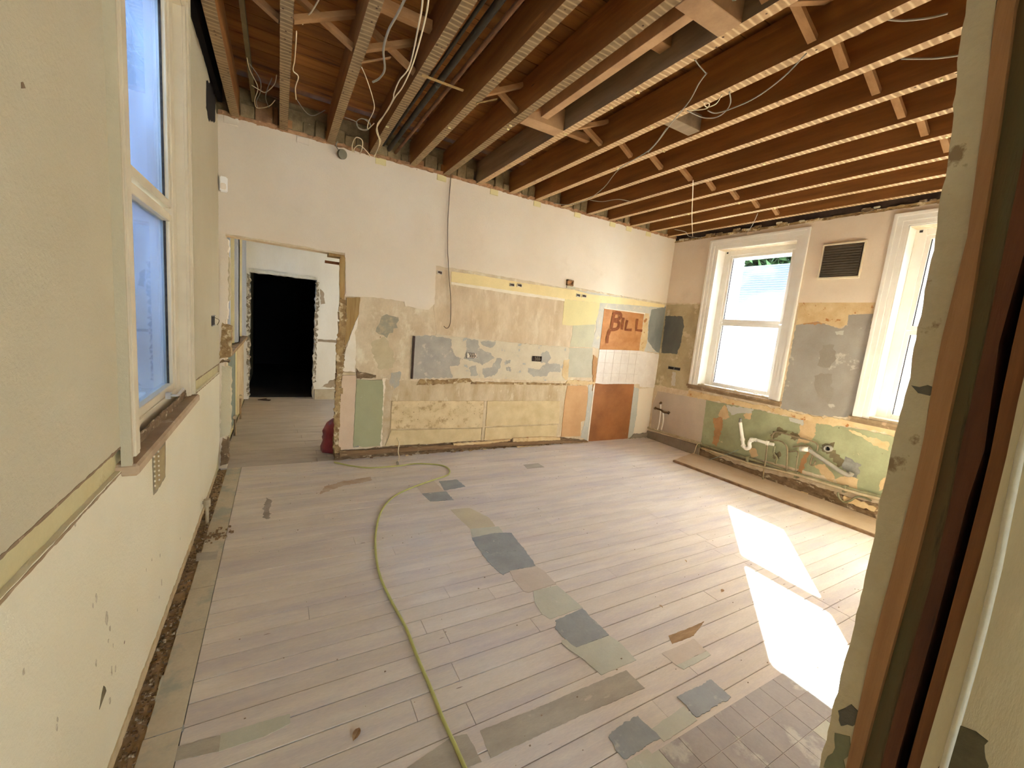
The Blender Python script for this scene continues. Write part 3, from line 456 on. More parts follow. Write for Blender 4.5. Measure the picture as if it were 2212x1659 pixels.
RUST = surf('rusty_pipe', (124, 84, 52), (96, 62, 38), sc=12, rough=.8)
WIREW = surf('white_cable', (226, 208, 168), None, rough=.5, bump=0, fleck=0)
WIREG = surf('grey_cable', (150, 140, 120), None, rough=.5, bump=0, fleck=0)
WIRED = surf('dark_wire', (104, 84, 58), None, rough=.5, bump=0, fleck=0)
HOSE = surf('lime_hose', (190, 188, 112), (176, 172, 100), sc=10, rough=.45, bump=0, fleck=0)
CHROME = surf('satin_chrome', (210, 208, 204), None, metal=.9, rough=.3, bump=0, fleck=0)
VENTG = surf('grey_louvre', (112, 104, 88), (98, 90, 76), sc=5, rough=.5, fleck=.04)
SENS = surf('sensor_plastic', (248, 244, 234), None, rough=.4, bump=0, fleck=0)
WALLC = surf('corridor_white_paint', (206, 204, 196), (196, 192, 182), sc=2.5, st=(1, 1, .3), fleck=.04)
DARKR = surf('dark_room', (30, 26, 24), (22, 20, 18), sc=3)  # unlit far room: its darkness is put into near-black surfaces
BAGR = surf('crimson_plastic', (150, 60, 66), (128, 46, 54), (176, 96, 96), sc=9, rough=.35, bump=.2)
OUTW = surf('white_render', (225, 225, 222), (212, 212, 210), sc=6)  # plain white render for the outer leaf and yard wall
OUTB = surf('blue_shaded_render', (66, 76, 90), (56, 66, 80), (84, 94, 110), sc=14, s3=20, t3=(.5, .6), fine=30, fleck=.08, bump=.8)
GROUND = surf('pale_paving', (180, 176, 164), (165, 160, 148), sc=4)
TREEM = surf('tree_leaf', (62, 86, 40), (40, 60, 26), (92, 116, 58), sc=4, s3=6, rnd=.1)
BARK = surf('tree_bark', (70, 58, 44), (54, 44, 34), sc=8)
HALL = surf('hall_paint', (214, 200, 172), None, fleck=.02)
GLASS = glassmat('clear_window_glass')
GLASSF = glassmat('hazed_window_glass', (.92, .96, 1.0), .14, (.60, .72, .92))

# ------------------------------------------------------------------ helpers
def setk(o, label=None, cat=None, group=None, kind=None):
    for k, v in (('label', label), ('category', cat), ('group', group), ('kind', kind)):
        if v: o[k] = v
    return o
def finish(name, bm, mat, parent=None, smooth=False, **kw):
    bmesh.ops.recalc_face_normals(bm, faces=bm.faces)
    me = bpy.data.meshes.new(name); bm.to_mesh(me); bm.free()
    for mm in (mat if isinstance(mat, (list, tuple)) else [mat]): me.materials.append(mm)
    if smooth:
        for p in me.polygons: p.use_smooth = True
    o = bpy.data.objects.new(name, me); COL.objects.link(o)
    if parent: o.parent = parent
    return setk(o, **kw)
def empty(name, loc=(0, 0, 0), **kw):
    o = bpy.data.objects.new(name, None); COL.objects.link(o); o.empty_display_size = .1
    return setk(o, **kw)          # kept at the world origin so that parts hold world coordinates
def box(bm, a, b, rot=None, mi=0):
    vs = [Vector((x, y, z)) for x in (a[0], b[0]) for y in (a[1], b[1]) for z in (a[2], b[2])]
    if rot: vs = [rot @ v for v in vs]
    q = [bm.verts.new(v) for v in vs]
    fs = []
    for f in ((0, 1, 3, 2), (4, 6, 7, 5), (0, 4, 5, 1), (2, 3, 7, 6), (0, 2, 6, 4), (1, 5, 7, 3)):
        fc = bm.faces.new([q[i] for i in f]); fc.material_index = mi; fs.append(fc)
    return fs
def bx(name, a, b, mat, parent=None, bev=0, **kw):
    bm = bmesh.new(); box(bm, a, b)
    if bev: bmesh.ops.bevel(bm, geom=list(bm.edges), offset=bev, segments=1, affect='EDGES')
    return finish(name, bm, mat, parent, **kw)
PL = {'B': lambda u, v, n: (u, -n, v), 'R': lambda u, v, n: (W - n, u, v), 'L': lambda u, v, n: (n, u, v),
      'F': lambda u, v, n: (u, v, n), 'J': lambda u, v, n: (1.6 - n, u, v), 'C': lambda u, v, n: (u, 3.2 - n, v)}
def ragged(pts, amp, step):
    out = []
    n = len(pts)
    for i in range(n):
        a, b = Vector(pts[i]), Vector(pts[(i + 1) % n]); d = b - a; L = d.length
        if L < 1e-6: continue
        k = max(1, int(L / step)); nrm = Vector((-d.y, d.x)) / L
        for j in range(k):
            p = a + d * (j / k)
            if amp and not (i == 0 and j == 0):
                p = p + nrm * amp * (noise.noise(Vector((p.x * 23, p.y * 23, 3.1))) + .7 * noise.noise(Vector((p.x * 61, p.y * 61, 9.1))) + .4 * noise.noise(Vector((p.x * 140, p.y * 140, 5.1)))) * 1.5
            out.append((p.x, p.y))
    return out
def prism(bm, plane, loops, n0, n1, mi=0, mi_back=None):
    """outline (first loop) with holes (other loops) on a plane, from depth n0 to n1"""
    f = PL[plane]
    vl = [[Vector((p[0], p[1], 0)) for p in lp] for lp in loops]
    flat = [p for lp in loops for p in lp]
    tris = tessellate_polygon(vl)
    A = [bm.verts.new(f(p[0], p[1], n1)) for p in flat]; Bv = [bm.verts.new(f(p[0], p[1], n0)) for p in flat]
    for t in tris:
        try: bm.faces.new([A[i] for i in t]).material_index = mi
        except ValueError: pass
        try: bm.faces.new([Bv[i] for i in reversed(t)]).material_index = mi
        except ValueError: pass
    k = 0
    for lp in loops:
        n = len(lp)
        for i in range(n):
            a, b = k + i, k + (i + 1) % n
            try: bm.faces.new([A[a], A[b], Bv[b], Bv[a]]).material_index = mi
            except ValueError: pass
        k += n
def patch(name, plane, pts, n1, mat, parent, amp=.006, step=.02, n0=0.0, label=None):
    bm = bmesh.new(); prism(bm, plane, [ragged(pts, amp, step)], n0, n1)
    return finish(name, bm, mat, parent, label=label)
def tube(name, pts, r, mat, parent=None, seg=8, smooth=True, sub=4, cap=True, **kw):
    """round tube through points with Catmull-Rom smoothing"""
    P = [Vector(p) for p in pts]; Q = []
    if sub > 1 and len(P) > 2:
        for i in range(len(P) - 1):
            p0 = P[max(i - 1, 0)]; p1 = P[i]; p2 = P[i + 1]; p3 = P[min(i + 2, len(P) - 1)]
            for j in range(sub):
                t = j / sub
                Q.append(.5 * ((2 * p1) + (-p0 + p2) * t + (2 * p0 - 5 * p1 + 4 * p2 - p3) * t * t + (-p0 + 3 * p1 - 3 * p2 + p3) * t ** 3))
        Q.append(P[-1])
    else: Q = P
    bm = bmesh.new(); rings = []; up = None
    for i, q in enumerate(Q):
        d = (Q[min(i + 1, len(Q) - 1)] - Q[max(i - 1, 0)])
        if d.length < 1e-7: d = Vector((0, 0, 1))
        d.normalize()
        if up is None: up = Vector((0, 0, 1)) if abs(d.z) < .9 else Vector((1, 0, 0))
        s = d.cross(up)
        if s.length < 1e-4: s = d.orthogonal()
        s.normalize(); up = s.cross(d).normalized()
        rings.append([bm.verts.new(q + (s * math.cos(2 * math.pi * k / seg) + up * math.sin(2 * math.pi * k / seg)) * r) for k in range(seg)])
    for a, b in zip(rings, rings[1:]):
        for k in range(seg): bm.faces.new([a[k], a[(k + 1) % seg], b[(k + 1) % seg], b[k]])
    if cap: bm.faces.new(rings[0][::-1]); bm.faces.new(rings[-1])
    return finish(name, bm, mat, parent, smooth=smooth, **kw)
def cyl(bm, a, b, r, seg=16, r2=None):
    a, b = Vector(a), Vector(b); d = (b - a).normalized(); s = d.orthogonal().normalized(); u = d.cross(s); r2 = r if r2 is None else r2
    A = [bm.verts.new(a + (s * math.cos(2 * math.pi * k / seg) + u * math.sin(2 * math.pi * k / seg)) * r) for k in range(seg)]
    Bv = [bm.verts.new(b + (s * math.cos(2 * math.pi * k / seg) + u * math.sin(2 * math.pi * k / seg)) * r2) for k in range(seg)]
    for k in range(seg): bm.faces.new([A[k], A[(k + 1) % seg], Bv[(k + 1) % seg], Bv[k]])
    bm.faces.new(A[::-1]); bm.faces.new(Bv)
def rough_band(name, plane, pts, depth, mat, parent, amp=.008, step=.03, rows=5, label=None, kind=None):
    """broken masonry band: a grid clipped to the outline, pushed in and out"""
    bm = bmesh.new(); lp = ragged(pts, amp, step); us = [p[0] for p in lp]; vsx = [p[1] for p in lp]
    from mathutils.geometry import delaunay_2d_cdt
    inner = []
    def inside(x, y):
        c = False; j = len(lp) - 1
        for i in range(len(lp)):
            if (lp[i][1] > y) != (lp[j][1] > y) and x < (lp[j][0] - lp[i][0]) * (y - lp[i][1]) / (lp[j][1] - lp[i][1]) + lp[i][0]: c = not c
            j = i
        return c
    s = step * .8; u = min(us)
    while u < max(us):
        v = min(vsx)
        while v < max(vsx):
            a, b = u + random.uniform(-.3, .3) * s, v + random.uniform(-.3, .3) * s
            if inside(a, b): inner.append((a, b))
            v += s
        u += s
    pv = [Vector(p) for p in lp + inner]; n = len(lp)
    ov, oe, of = delaunay_2d_cdt(pv, [], [list(range(n))], 1, 1e-5)[:3]
    f = PL[plane]; V = []
    for p in ov:
        k = abs(noise.noise(Vector((p.x * 14, p.y * 22, 1.7)))) * 1.6 + .35
        V.append(bm.verts.new(f(p.x, p.y, depth * k)))
    for t in of:
        try: bm.faces.new([V[i] for i in t])
        except ValueError: pass
    edges = [e for e in bm.edges if e.is_boundary]
    r = bmesh.ops.extrude_edge_only(bm, edges=edges)
    vv = [g for g in r['geom'] if isinstance(g, bmesh.types.BMVert)]
    back = {'B': (1, 0), 'R': (0, W), 'L': (0, 0), 'F': (2, 0)}[plane]
    for v in vv: v.co[back[0]] = back[1]
    return finish(name, bm, mat, parent, label=label, kind=kind)
def lump(bm, c, s, seed=0):
    c = Vector(c); vs = [bm.verts.new(c + Vector((dx * s[0] * random.uniform(.6, 1), dy * s[1] * random.uniform(.6, 1), dz * s[2] * random.uniform(.6, 1)))) for dx in (-.5, .5) for dy in (-.5, .5) for dz in (-.5, .5)]
    for f in ((0, 1, 3, 2), (4, 6, 7, 5), (0, 4, 5, 1), (2, 3, 7, 6), (0, 2, 6, 4), (1, 5, 7, 3)): bm.faces.new([vs[i] for i in f])

# ------------------------------------------------------------------ floor
floor = bx('floor', (-.2, -8.0, -.10), (W + .3, 7.9, -.035), FBASE, kind='structure')
JY = D['joint']
row, y = 0, -4.9
while y < 3.28:
    pitch = .106 if y < -1e-6 else .125
    y1 = y + pitch - .0035
    corr = y >= -1e-6
    cuts = [.165]
    x = .165 + random.uniform(.4, 2.0)
    while x < (4.6 if not corr else 3.6):
        cuts.append(round(x, 3)); x += random.uniform(1.2, 2.6)
    if -3.05 < y < -1.95:
        cuts = [c for c in cuts if abs(c - 3.42) > .5] + [3.42 + .05 * math.sin(row * 2.1)]; cuts.sort()
    end = W - .02 if not corr else 4.4
    last = y < 0 < y + pitch
    if last: y1 = -.002; pitch = -y
    cuts.append(end)
    if corr: cuts[0] = .0
    for a, b in zip(cuts, cuts[1:]):
        if y < -4.1 and a > 1.7: continue
        bm = bmesh.new(); dz = random.uniform(-.0012, .0012)
        box(bm, (a + .001, y, -.022), (b - .0015, y1, dz))
        # slightly worn long edges
        bmesh.ops.bevel(bm, geom=[e for e in bm.edges if all(v.co.z > -.01 for v in e.verts) and abs(e.verts[0].co.x - e.verts[1].co.x) > .05], offset=.0012, segments=1, affect='EDGES')
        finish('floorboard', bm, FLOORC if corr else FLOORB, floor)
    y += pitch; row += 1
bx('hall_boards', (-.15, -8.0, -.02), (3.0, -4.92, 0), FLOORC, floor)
# border board laid along the left wall, in lengths
ys = [-4.0, -3.35, -2.78, -2.25, -1.9, -1.42, -1.05]
for a, b in zip(ys, ys[1:]):
    bx('border_board', (.055 + random.uniform(-.004, .004), a + .002, -.02), (.163, b - .002, random.uniform(.001, .004)), BORDER, floor)
bx('border_board', (.055, -1.048, -.02), (.163, -.01, .002), BORDER, floor)
# leftover floor covering, tile by tile
def fpatch(key, mat, n1=.003, amp=.006, label=None, name='floor_tile'):
    return patch(name, 'F', D[key], .0012 + n1 * .35, mat, floor, amp=amp, step=.009, label=label, n0=.0002)
for key, mat, n1, lab in (('fA', LINOG, .003, 'pale sage tile'), ('fB', LINOD, .005, 'dark slate tile, ragged edge'), ('fC', LINOD, .004, 'grey slate tile, torn left edge'),
        ('fD', LINOC, .004, 'cream tile'), ('fE', LINOG, .004, 'sage tile'), ('fF', LINOD, .005, 'dark slate tile'), ('fG', LINOG, .004, 'sage tile with torn corner'),
        ('fH', LINOB, .002, 'grey brown strip'), ('fH2', LINOB, .002, 'grey brown strip'), ('fI', LINOD, .006, 'dark slate tile, chipped'), ('fJ', LINOG, .004, 'sage tile'),
        ('fK', LINOC, .005, 'loose cream tile'), ('fK2', LINOG, .004, 'sage offcut'), ('fL', LINOD, .006, 'slate blue tile'), ('fM', LINOG, .004, 'sage tile'),
        ('fO', SPLIT, .003, 'split raw wood'), ('fgreen', LINOG, .002, 'sage green strip'), ('fdk1', LINOD, .006, 'dark slate tile'), ('fdk2', LINOB, .003, 'grey strip'),
        ('fdk3', LINOD, .006, 'slate tile'), ('fdk4', LINOG, .006, 'sage tile'), ('fdk5', LINOB, .006, None), ('fU1', LINOD, .003, 'dark slate tile'), ('fU2', LINOD, .003, 'dark slate tile'),
        ('fU3', LINOB, .002, None), ('fU4', LINOC, .002, None), ('fU5', LINOY, .002, 'faded yellow tile')):
    fpatch(key, mat, n1, .0045 if mat in (LINOD,) else .002, lab)
fpatch('fX', surf('rust_stain', (180, 152, 122), (196, 174, 148), sc=9), .0016, .012, 'rust brown stain', 'floor_stain')
fpatch('fspot', surf('soot_stain', (140, 128, 112), (170, 156, 140), sc=9), .0016, .01, 'dark stain', 'floor_stain')
# purple brown lino tiles at the near right, one by one inside the outline
poly = D['purple']
def inpoly(x, y, lp):
    c = False; j = len(lp) - 1
    for i in range(len(lp)):
        if (lp[i][1] > y) != (lp[j][1] > y) and x < (lp[j][0] - lp[i][0]) * (y - lp[i][1]) / (lp[j][1] - lp[i][1]) + lp[i][0]: c = not c
        j = i
    return c
for i in range(12):
    for j in range(7):
        x0, y0 = 1.62 + i * .112, -3.585 - j * .112
        if y0 < -4.05: continue
        if x0 > 2.5 and j == 0 and i > 8: continue
        bx('floor_tile', (x0 + .0012, y0 - .1108, .0002), (x0 + .1108, y0 - .0012, .0028 + random.uniform(0, .0006)),
           LINOG if (i * 7 + j * 3) % 11 == 0 else LINOP, floor)
bx('dust_bed', (-.03, -4.0, -.034), (.056, -.01, -.010), surf('dust_bed', (196, 164, 118), (160, 130, 88), sc=14, fleck=.2), floor)
# debris in the open joint along the left wall
bm = bmesh.new()
for k in range(900):
    yy = random.uniform(-3.9, -.05)
    s = random.uniform(.004, .016)
    lump(bm, (random.uniform(-.02, .05), yy, -.008 + random.uniform(0, .005)), (s, s * 1.3, s * .7))
for k in range(60):
    s = random.uniform(.006, .02)
    lump(bm, (random.uniform(.03, .20), random.gauss(-1.32, .05), .006), (s, s * 1.3, s * .6))
bm2 = bmesh.new()
for k in range(260):
    s = random.uniform(.002, .006); lump(bm2, (random.uniform(.25, 4.8), random.uniform(-3.9, -.1), s * .4 + .001), (s * 1.6, s, s * .6))
finish('floor_crumbs', bm2, surf('floor_crumb', (170, 146, 116), (120, 98, 74), sc=30), floor, kind='stuff')
finish('rubble', bm, surf('brown_debris', (150, 118, 78), (118, 90, 58), (206, 186, 150), sc=40, s3=30, t3=(.55, .6), fleck=.1), floor, kind='stuff')

# ------------------------------------------------------------------ back wall
bt = [(0, H), (W, H), (W, 0)]
door_r = [(max(.965, a), b) for a, b in D['bw_doorr']]
back_outline = [(-.03, 0), (-.03, H), (W, H), (W, 0), (1.0, 0), (1.0, 2.07), (.045, 2.085), (.05, 0)]
wall_back = None
bm = bmesh.new(); prism(bm, 'B', [ragged(back_outline[4:] + back_outline[:4], 0, 9)], -.15, 0)
wall_back = finish('wall_back', bm, TAN, kind='structure')
_n = [.0010]
def bp(key, mat, name='paint_patch', thick=None, amp=.005, step=.02, label=None):
    _n[0] += .00022
    return patch(name, 'B', D[key] if isinstance(key, str) else key, (thick or 0) + _n[0], mat, wall_back, amp, step, .0, label)
bp('tanfield', TAN, amp=.01); bp('paleblob', surf('pale_scrim', (206, 190, 152), (190, 170, 134), (176, 168, 140), sc=6, s3=6, fleck=.06), amp=.02, label='faded pale patch')
bp('greyblob', surf('grey_smear', (170, 160, 134), (152, 146, 126), (190, 170, 136), sc=11, s3=12, t3=(.5, .6)), amp=.03, step=.03, label='grey green smear')
bp('brownfield', BROWNF, 'exposed_plaster', .001, .004, .05, 'smooth brown plaster field')
bp('lowfield', STAINT, 'exposed_plaster', .0, .008, .03, 'grimy tan plaster under the old worktop line')
bp('creamcol', surf('worn_cream', (206, 188, 156), (190, 166, 130), (216, 202, 172), sc=9, s3=10, fleck=.08), amp=.008)
bp('greyblob2', surf('grey_smear2', (176, 172, 162), (190, 176, 150), sc=12), amp=.012, label='blue grey smear')
bp('greypanel', GREYG, 'paint_panel', 0, .002, .05, 'grey green painted square'); bp('palepanel', PALE, 'paint_panel', 0, .004, .03, 'pale sage painted square')
bp('nearcorner', WBAND, amp=.004); bp('whitecol', CREAM, amp=.004)
bp('bluesurround', BLUEG, 'paint_border', .0, .008, .02, 'blue grey border around the upper orange board')
bp('creamrstrip', PEEL, 'paint_patch', .0, .010, .02)
bp('slateblueB', SLATE, 'paint_patch', .0, .006, .02, 'slate blue painted patch by the corner')
bp('bluelowl', BLUEP, 'paint_border', .0, .010, .02, 'pale blue strip left of the lower brown board'); bp('bluelowr', BLUEP, 'paint_border', .0, .008, .02, 'pale blue strip right of the lower brown board')
bp('yellowpanel', YELP, 'paint_panel', .0005, .004, .03, 'pale yellow painted square'); bp('yellowstrip', YEL, 'paint_strip', .001, .003, .03, 'long yellow strip under the cream plaster')
bp('whitestrip', WHITE, 'paint_strip', .002, .003, .03, 'long white strip'); bp('bluemarks', BLUEG, amp=.012, label='blue specks on the yellow strip')
bp('billedge', WHITE, 'trim_strip', .004, .001, .05); bp('billlowedge', WHITE, 'trim_strip', .004, .001, .05)
bp('whiteband', WBAND, 'tile_bed', .001, .004, .02, 'white band with faint tile grid')
b1 = bp('billtop', ORANGE, 'hardboard_panel', .002, .0015, .03, 'orange brown board with brushed lettering')
bp('billlow', ORANGED, 'hardboard_panel', .002, .0015, .03, 'dark orange brown board reaching the floor')
bp('tanpanel', TANB, 'hardboard_panel', .001, .003, .03, 'small tan board')
for z_ in (1.00, 1.15, 1.30):
    bp([(4.36, z_), (5.15, z_), (5.15, z_ + .003), (4.36, z_ + .003)], PINKG, 'tile_line', .001, .001, .05)
for k in range(5):
    x_ = 4.48 + k * .15; bp([(x_, .88), (x_ + .003, .88), (x_ + .003, 1.34), (x_, 1.34)], PINKG, 'tile_line', .001, .001, .05)
# the word brushed on the upper board: BILL
def stroke(bm, pts, w, lift=0):
    P = [Vector(p) for p in pts]; Q = []
    for i in range(len(P) - 1):
        p0 = P[max(i - 1, 0)]; p1 = P[i]; p2 = P[i + 1]; p3 = P[min(i + 2, len(P) - 1)]
        k = 1 if len(P) == 3 and pts[0][0] != pts[1][0] and w < 0 else 6
        for j in range(k):
            t = j / k; Q.append(.5 * ((2 * p1) + (-p0 + p2) * t + (2 * p0 - 5 * p1 + 4 * p2 - p3) * t * t + (-p0 + 3 * p1 - 3 * p2 + p3) * t ** 3))
    Q.append(P[-1]); w = abs(w); A = []
    for i, q in enumerate(Q):
        d = (Q[min(i + 1, len(Q) - 1)] - Q[max(i - 1, 0)]).normalized(); nn = Vector((-d.y, d.x)) * w * .5 * (1 + .25 * noise.noise(Vector((q.x * 40, q.y * 40, 0))))
        A.append((bm.verts.new((q.x + nn.x, -.0165 - lift, q.y + nn.y)), bm.verts.new((q.x - nn.x, -.0165 - lift, q.y - nn.y))))
    for a, b in zip(A, A[1:]):
        bm.faces.new([a[0], a[1], b[1], b[0]])
for keys, w in ((('B1', 'B2', 'B3'), .048), (('B4',), .05), (('I1',), .042), (('L1',), -.042), (('L2',), -.042)):
    bm = bmesh.new()
    for i_, k in enumerate(keys): stroke(bm, D[k], w, i_ * .0006)
    finish('brushed_letter', bm, LETTER, b1, label='smeared brush mark under the letter' if keys[0] == 'B4' else None)
# recessed grey bed with its dark left edge, blotches of cream and grey
bp('greyslab', CSLAB, 'adhesive_bed', .001, .006, .02, 'long scraped cream and grey bed')
for k in ('greyslabL', 'slabgrey1', 'slabgrey2', 'slabgrey3', 'slabgrey4', 'slabgrey5', 'slabgrey6', 'slabgrey7', 'slabgrey8'):
    bp(k, GSLAB, 'grey_skim', .0008, .010, .015, 'large grey skim area at the left end' if k == 'greyslabL' else None)
for k in ('slabcream1', 'slabcream2'): bp(k, CSLAB, 'cream_skim', .0012, .010, .015)
bp('slabedge', DARKB, 'batten', .012, .002, .05, 'dark brown upright strip')  # raised dark brown strip at the left end of the bed
rough_band('broken_plaster', 'B', D['raggedband'], .012, RAG, wall_back, label='rough broken yellow brown edge')
bp('batten', RAG, 'scraped_line', .004, .004, .02)
bp('creamedge2', PEEL, amp=.006); bp('orangecrack', PEELO, amp=.006, label='orange crack beside the white band'); bp('junction', PEEL, amp=.010, step=.015)
for k, mm, lab in (('pan1', PANY, 'mottled stained yellow panel'), ('pan2', PANY2, 'plain olive yellow panel'), ('pan3', PANY2, None), ('pan4', PANY2, None)):
    bp(k, mm, 'wall_panel', .001, .002, .04, lab)
bp('pansmudge', surf('white_smudge', (222, 208, 168), (204, 184, 134), sc=12, t=(.45, .55)), amp=.014, label='white smudge')
bp('divider', STAINT, 'batten', .003, .003, .03)
bp('green', GREEN, 'paint_panel', .001, .003, .03, 'sage green painted panel'); bp('greenedge', WHITE, 'paint_strip', .001, .006, .015); bp('bluechip', SLATE, amp=.006)
bp('pink', PINK, 'paint_strip', .003, .002, .04, 'pinkish upright strip beside the opening'); bp('creamtri', WHITE, 'paper_remnant', .003, .006, .02, 'torn white triangle')
bp('dadomark', STAINT, 'dado_mark', .003, .002, .03)
bp('woodstrip', WOODY, 'wood_batten', .003, .004, .03, 'yellow raw wood strip'); bp('brownline', MUD, amp=.008)
bp('leftplaster', RAG, 'broken_plaster', .006, .010, .02, 'ragged broken plaster edge of the opening'); bp('jambwood', WOODY, 'wood_batten', .010, .003, .03, 'raw wood strip at the head of the opening')
# thick cream plaster left above
up = [(0.0, H), (W, H), (W, 2.10)] + [p for p in D['bw_upper'][1:]] + D['bw_upper2'][1:]
up += [(1.02, 1.75)] + [(a, b + .006) for a, b in D['bw_door']] + [(.03, .35), (.028, .1), (.0, .06)]
bm = bmesh.new(); prism(bm, 'B', [ragged(up[3:] + up[:3], .004, .03)], 0, .014)
finish('cream_plaster', bm, CREAM, wall_back, label='thick cream painted plaster with torn lower edge')
tl = [(.5, .0)]
# rough timber edge along the top and dabs of filler
rough_band('ceiling_line_edge', 'B', [(0, H - .004), (W, H - .004), (W, H + .035), (0, H + .035)], .022, surf('pinkish_lath_edge', (190, 146, 104), (164, 118, 78), (214, 186, 146), sc=14, s3=16, fleck=.15, bump=.8), wall_back, .006, .03, label='ragged pinkish plaster edge')
for (a, b) in D['tabs'] + [(.09, 3.0), (4.6, 3.0), (4.98, 3.0), (.62, 3.0)]:
    bx('filler_dab', (a - .05, -.022, H - .06), (a + .05, -.012, H), YELP if a > 1 else CREAM, wall_back, bev=.003)
# chased out boxes
for k, mm, lab in (('hole1', GALV, 'galvanised back box'), ('hole2', BLACKB, 'black back box')):
    p = D[k]; x0, x1 = p[0][0], p[1][0]; z0, z1 = p[2][1], p[0][1]
    t = empty('socket_box', label=('open %s left of centre in the long grey bed' if k == 'hole1' else 'open %s right of centre in the long grey bed') % lab, cat='electrical box')
    bx('back_plate', (x0, -.0165, z0), (x1, -.0155, z1), DARKB if k == 'hole2' else WHITE, t)
    bm = bmesh.new(); w = .006
    for a, b in (((x0, z0), (x1, z0 + w)), ((x0, z1 - w), (x1, z1)), ((x0, z0), (x0 + w, z1)), ((x1 - w, z0), (x1, z1))):
        box(bm, (a[0], -.024, a[1]), (b[0], -.0155, b[1]))
    finish('box_rim', bm, mm, t)
    for q in range(3):
        cx = x0 + (x1 - x0) * (.3 + .2 * q)
        tube('wire_tail', [(cx, -.017, z0 + .012), (cx + .012, -.03, z0 + .03), (cx - .01, -.034, z0 + .045), (cx - .004, -.03, z0 + .06)], .004, DARKB if k == 'hole1' else WIREG, t, seg=5)
for i in range(5):
    p = D['chase%d' % i]; x0, x1, z0, z1 = p[0][0], p[1][0], p[2][1], p[0][1]
    bp([(x0, z1), (x1, z1), (x1, z0), (x0, z0)], BLUEG, 'fixing_hole', .001, .003, .02)
    bp([(x0 + .006, z1 - .006), (x1 - .006, z1 - .008), (x1 - .006, z0 + .006), (x0 + .006, z0 + .01)], DARKB, 'fixing_hole', .0014, .004, .015)
p = D['lightbox']; x0, x1, z0, z1 = p[0][0], p[1][0], p[2][1], p[0][1]
t = empty('switch_box', label='small rusty surface box on the cream plaster above the yellow strip', cat='electrical box')
bm = bmesh.new(); w = .014
for a, b in (((x0, z0), (x1, z0 + w)), ((x0, z1 - w), (x1, z1)), ((x0, z0), (x0 + w, z1)), ((x1 - w, z0), (x1, z1))):
    box(bm, (a[0], -.045, a[1]), (b[0], -.014, b[1]))
finish('box_rim', bm, surf('rusty_box', (176, 136, 90), (140, 96, 56), sc=30), t); bx('back_plate', (x0 + .01, -.02, z0 + .01), (x1 - .01, -.014, z1 - .01), PEELO, t)
bx('mount_strip', (x0 + .01, -.024, z0 - .03), (x1 + .05, -.014, z0 - .005), PALE, t)
# broken base of the wall: mortar band, battens, loose bits of brick
rough_band('broken_masonry', 'B', D['skirtband'], .016, MUD, wall_back, .008, .03, label='rough brown mortar band at the foot of the wall')
bp('skirtwood', surf('grimy_batten', (150, 118, 82), (120, 92, 62), (186, 160, 120), sc=6, st=(.6, 1, 6), s3=9, fleck=.15), 'batten', .022, .004, .03, 'long grimy timber batten')
for k in ('skirtchip1', 'skirtchip2', 'skirtchip3', 'skirtchip4'): bp(k, PEEL, 'plaster_chip', .026, .004, .02)
bp('skirtright', PLINTH, 'broken_plaster', .004, .008, .02)
for k in range(26):
    xx = random.uniform(1.05, 4.2); s = random.uniform(.012, .03)
    bm = bmesh.new(); lump(bm, (xx, random.uniform(-.035, -.02), s * .3 + .001), (s * 1.6, s, s * .6)); finish('plaster_chip', bm, random.choice([PEEL, RAG, BRICK]), wall_back)
# jamb of the opening: bricks one on another with broken plaster, timber lining above
z = .01; k = 0
while z < 1.0:
    h_ = random.uniform(.06, .075); d0 = random.uniform(.0, .012)
    bm = bmesh.new(); box(bm, (.975 + d0 - .01, -.012 + random.uniform(-.006, .002), z), (1.03, .16, z + h_ - .008)); bmesh.ops.bevel(bm, geom=list(bm.edges), offset=.003, segments=1, affect='EDGES')
    finish('brick', bm, RAG if k % 3 else MUD, wall_back); z += h_; k += 1
while z < 1.6:
    h_ = random.uniform(.05, .11)
    bm = bmesh.new(); lump(bm, (1.005, .07, z + h_ / 2), (.07, .19, h_ * 1.1)); finish('plaster_lump', bm, RAG, wall_back); z += h_
bx('wood_lining', (.985, -.006, 1.55), (1.01, .155, 2.06), WOODY, wall_back); bx('wood_lining', (.86, -.004, 2.045), (1.0, .155, 2.07), WOODY, wall_back)
bx('wood_lining', (.84, .13, 1.985), (.985, .15, 2.01), WOODB, wall_back)
# left return of the opening, with pieces of plaster hanging on
for (z0, z1, x1, mm) in ((1.35, 2.08, .062, CREAM), (1.02, 1.34, .085, RAG), (.98, 1.02, .07, MUD), (.30, .96, .078, CREAML), (.03, .30, .06, MUD), (1.5, 2.0, .075, PLJ)):
    pts = [(.0, z0), (x1, z0 + .02), (x1 + .006, z1 - .03), (.02, z1)] if mm is not PLJ else [(.05, z0), (x1, z0 + .04), (x1, z1 - .1), (.05, z1)]
    patch('plaster_edge', 'B', pts, .02 if mm is not PLJ else .01, mm, wall_back, .006, .02, -.10)

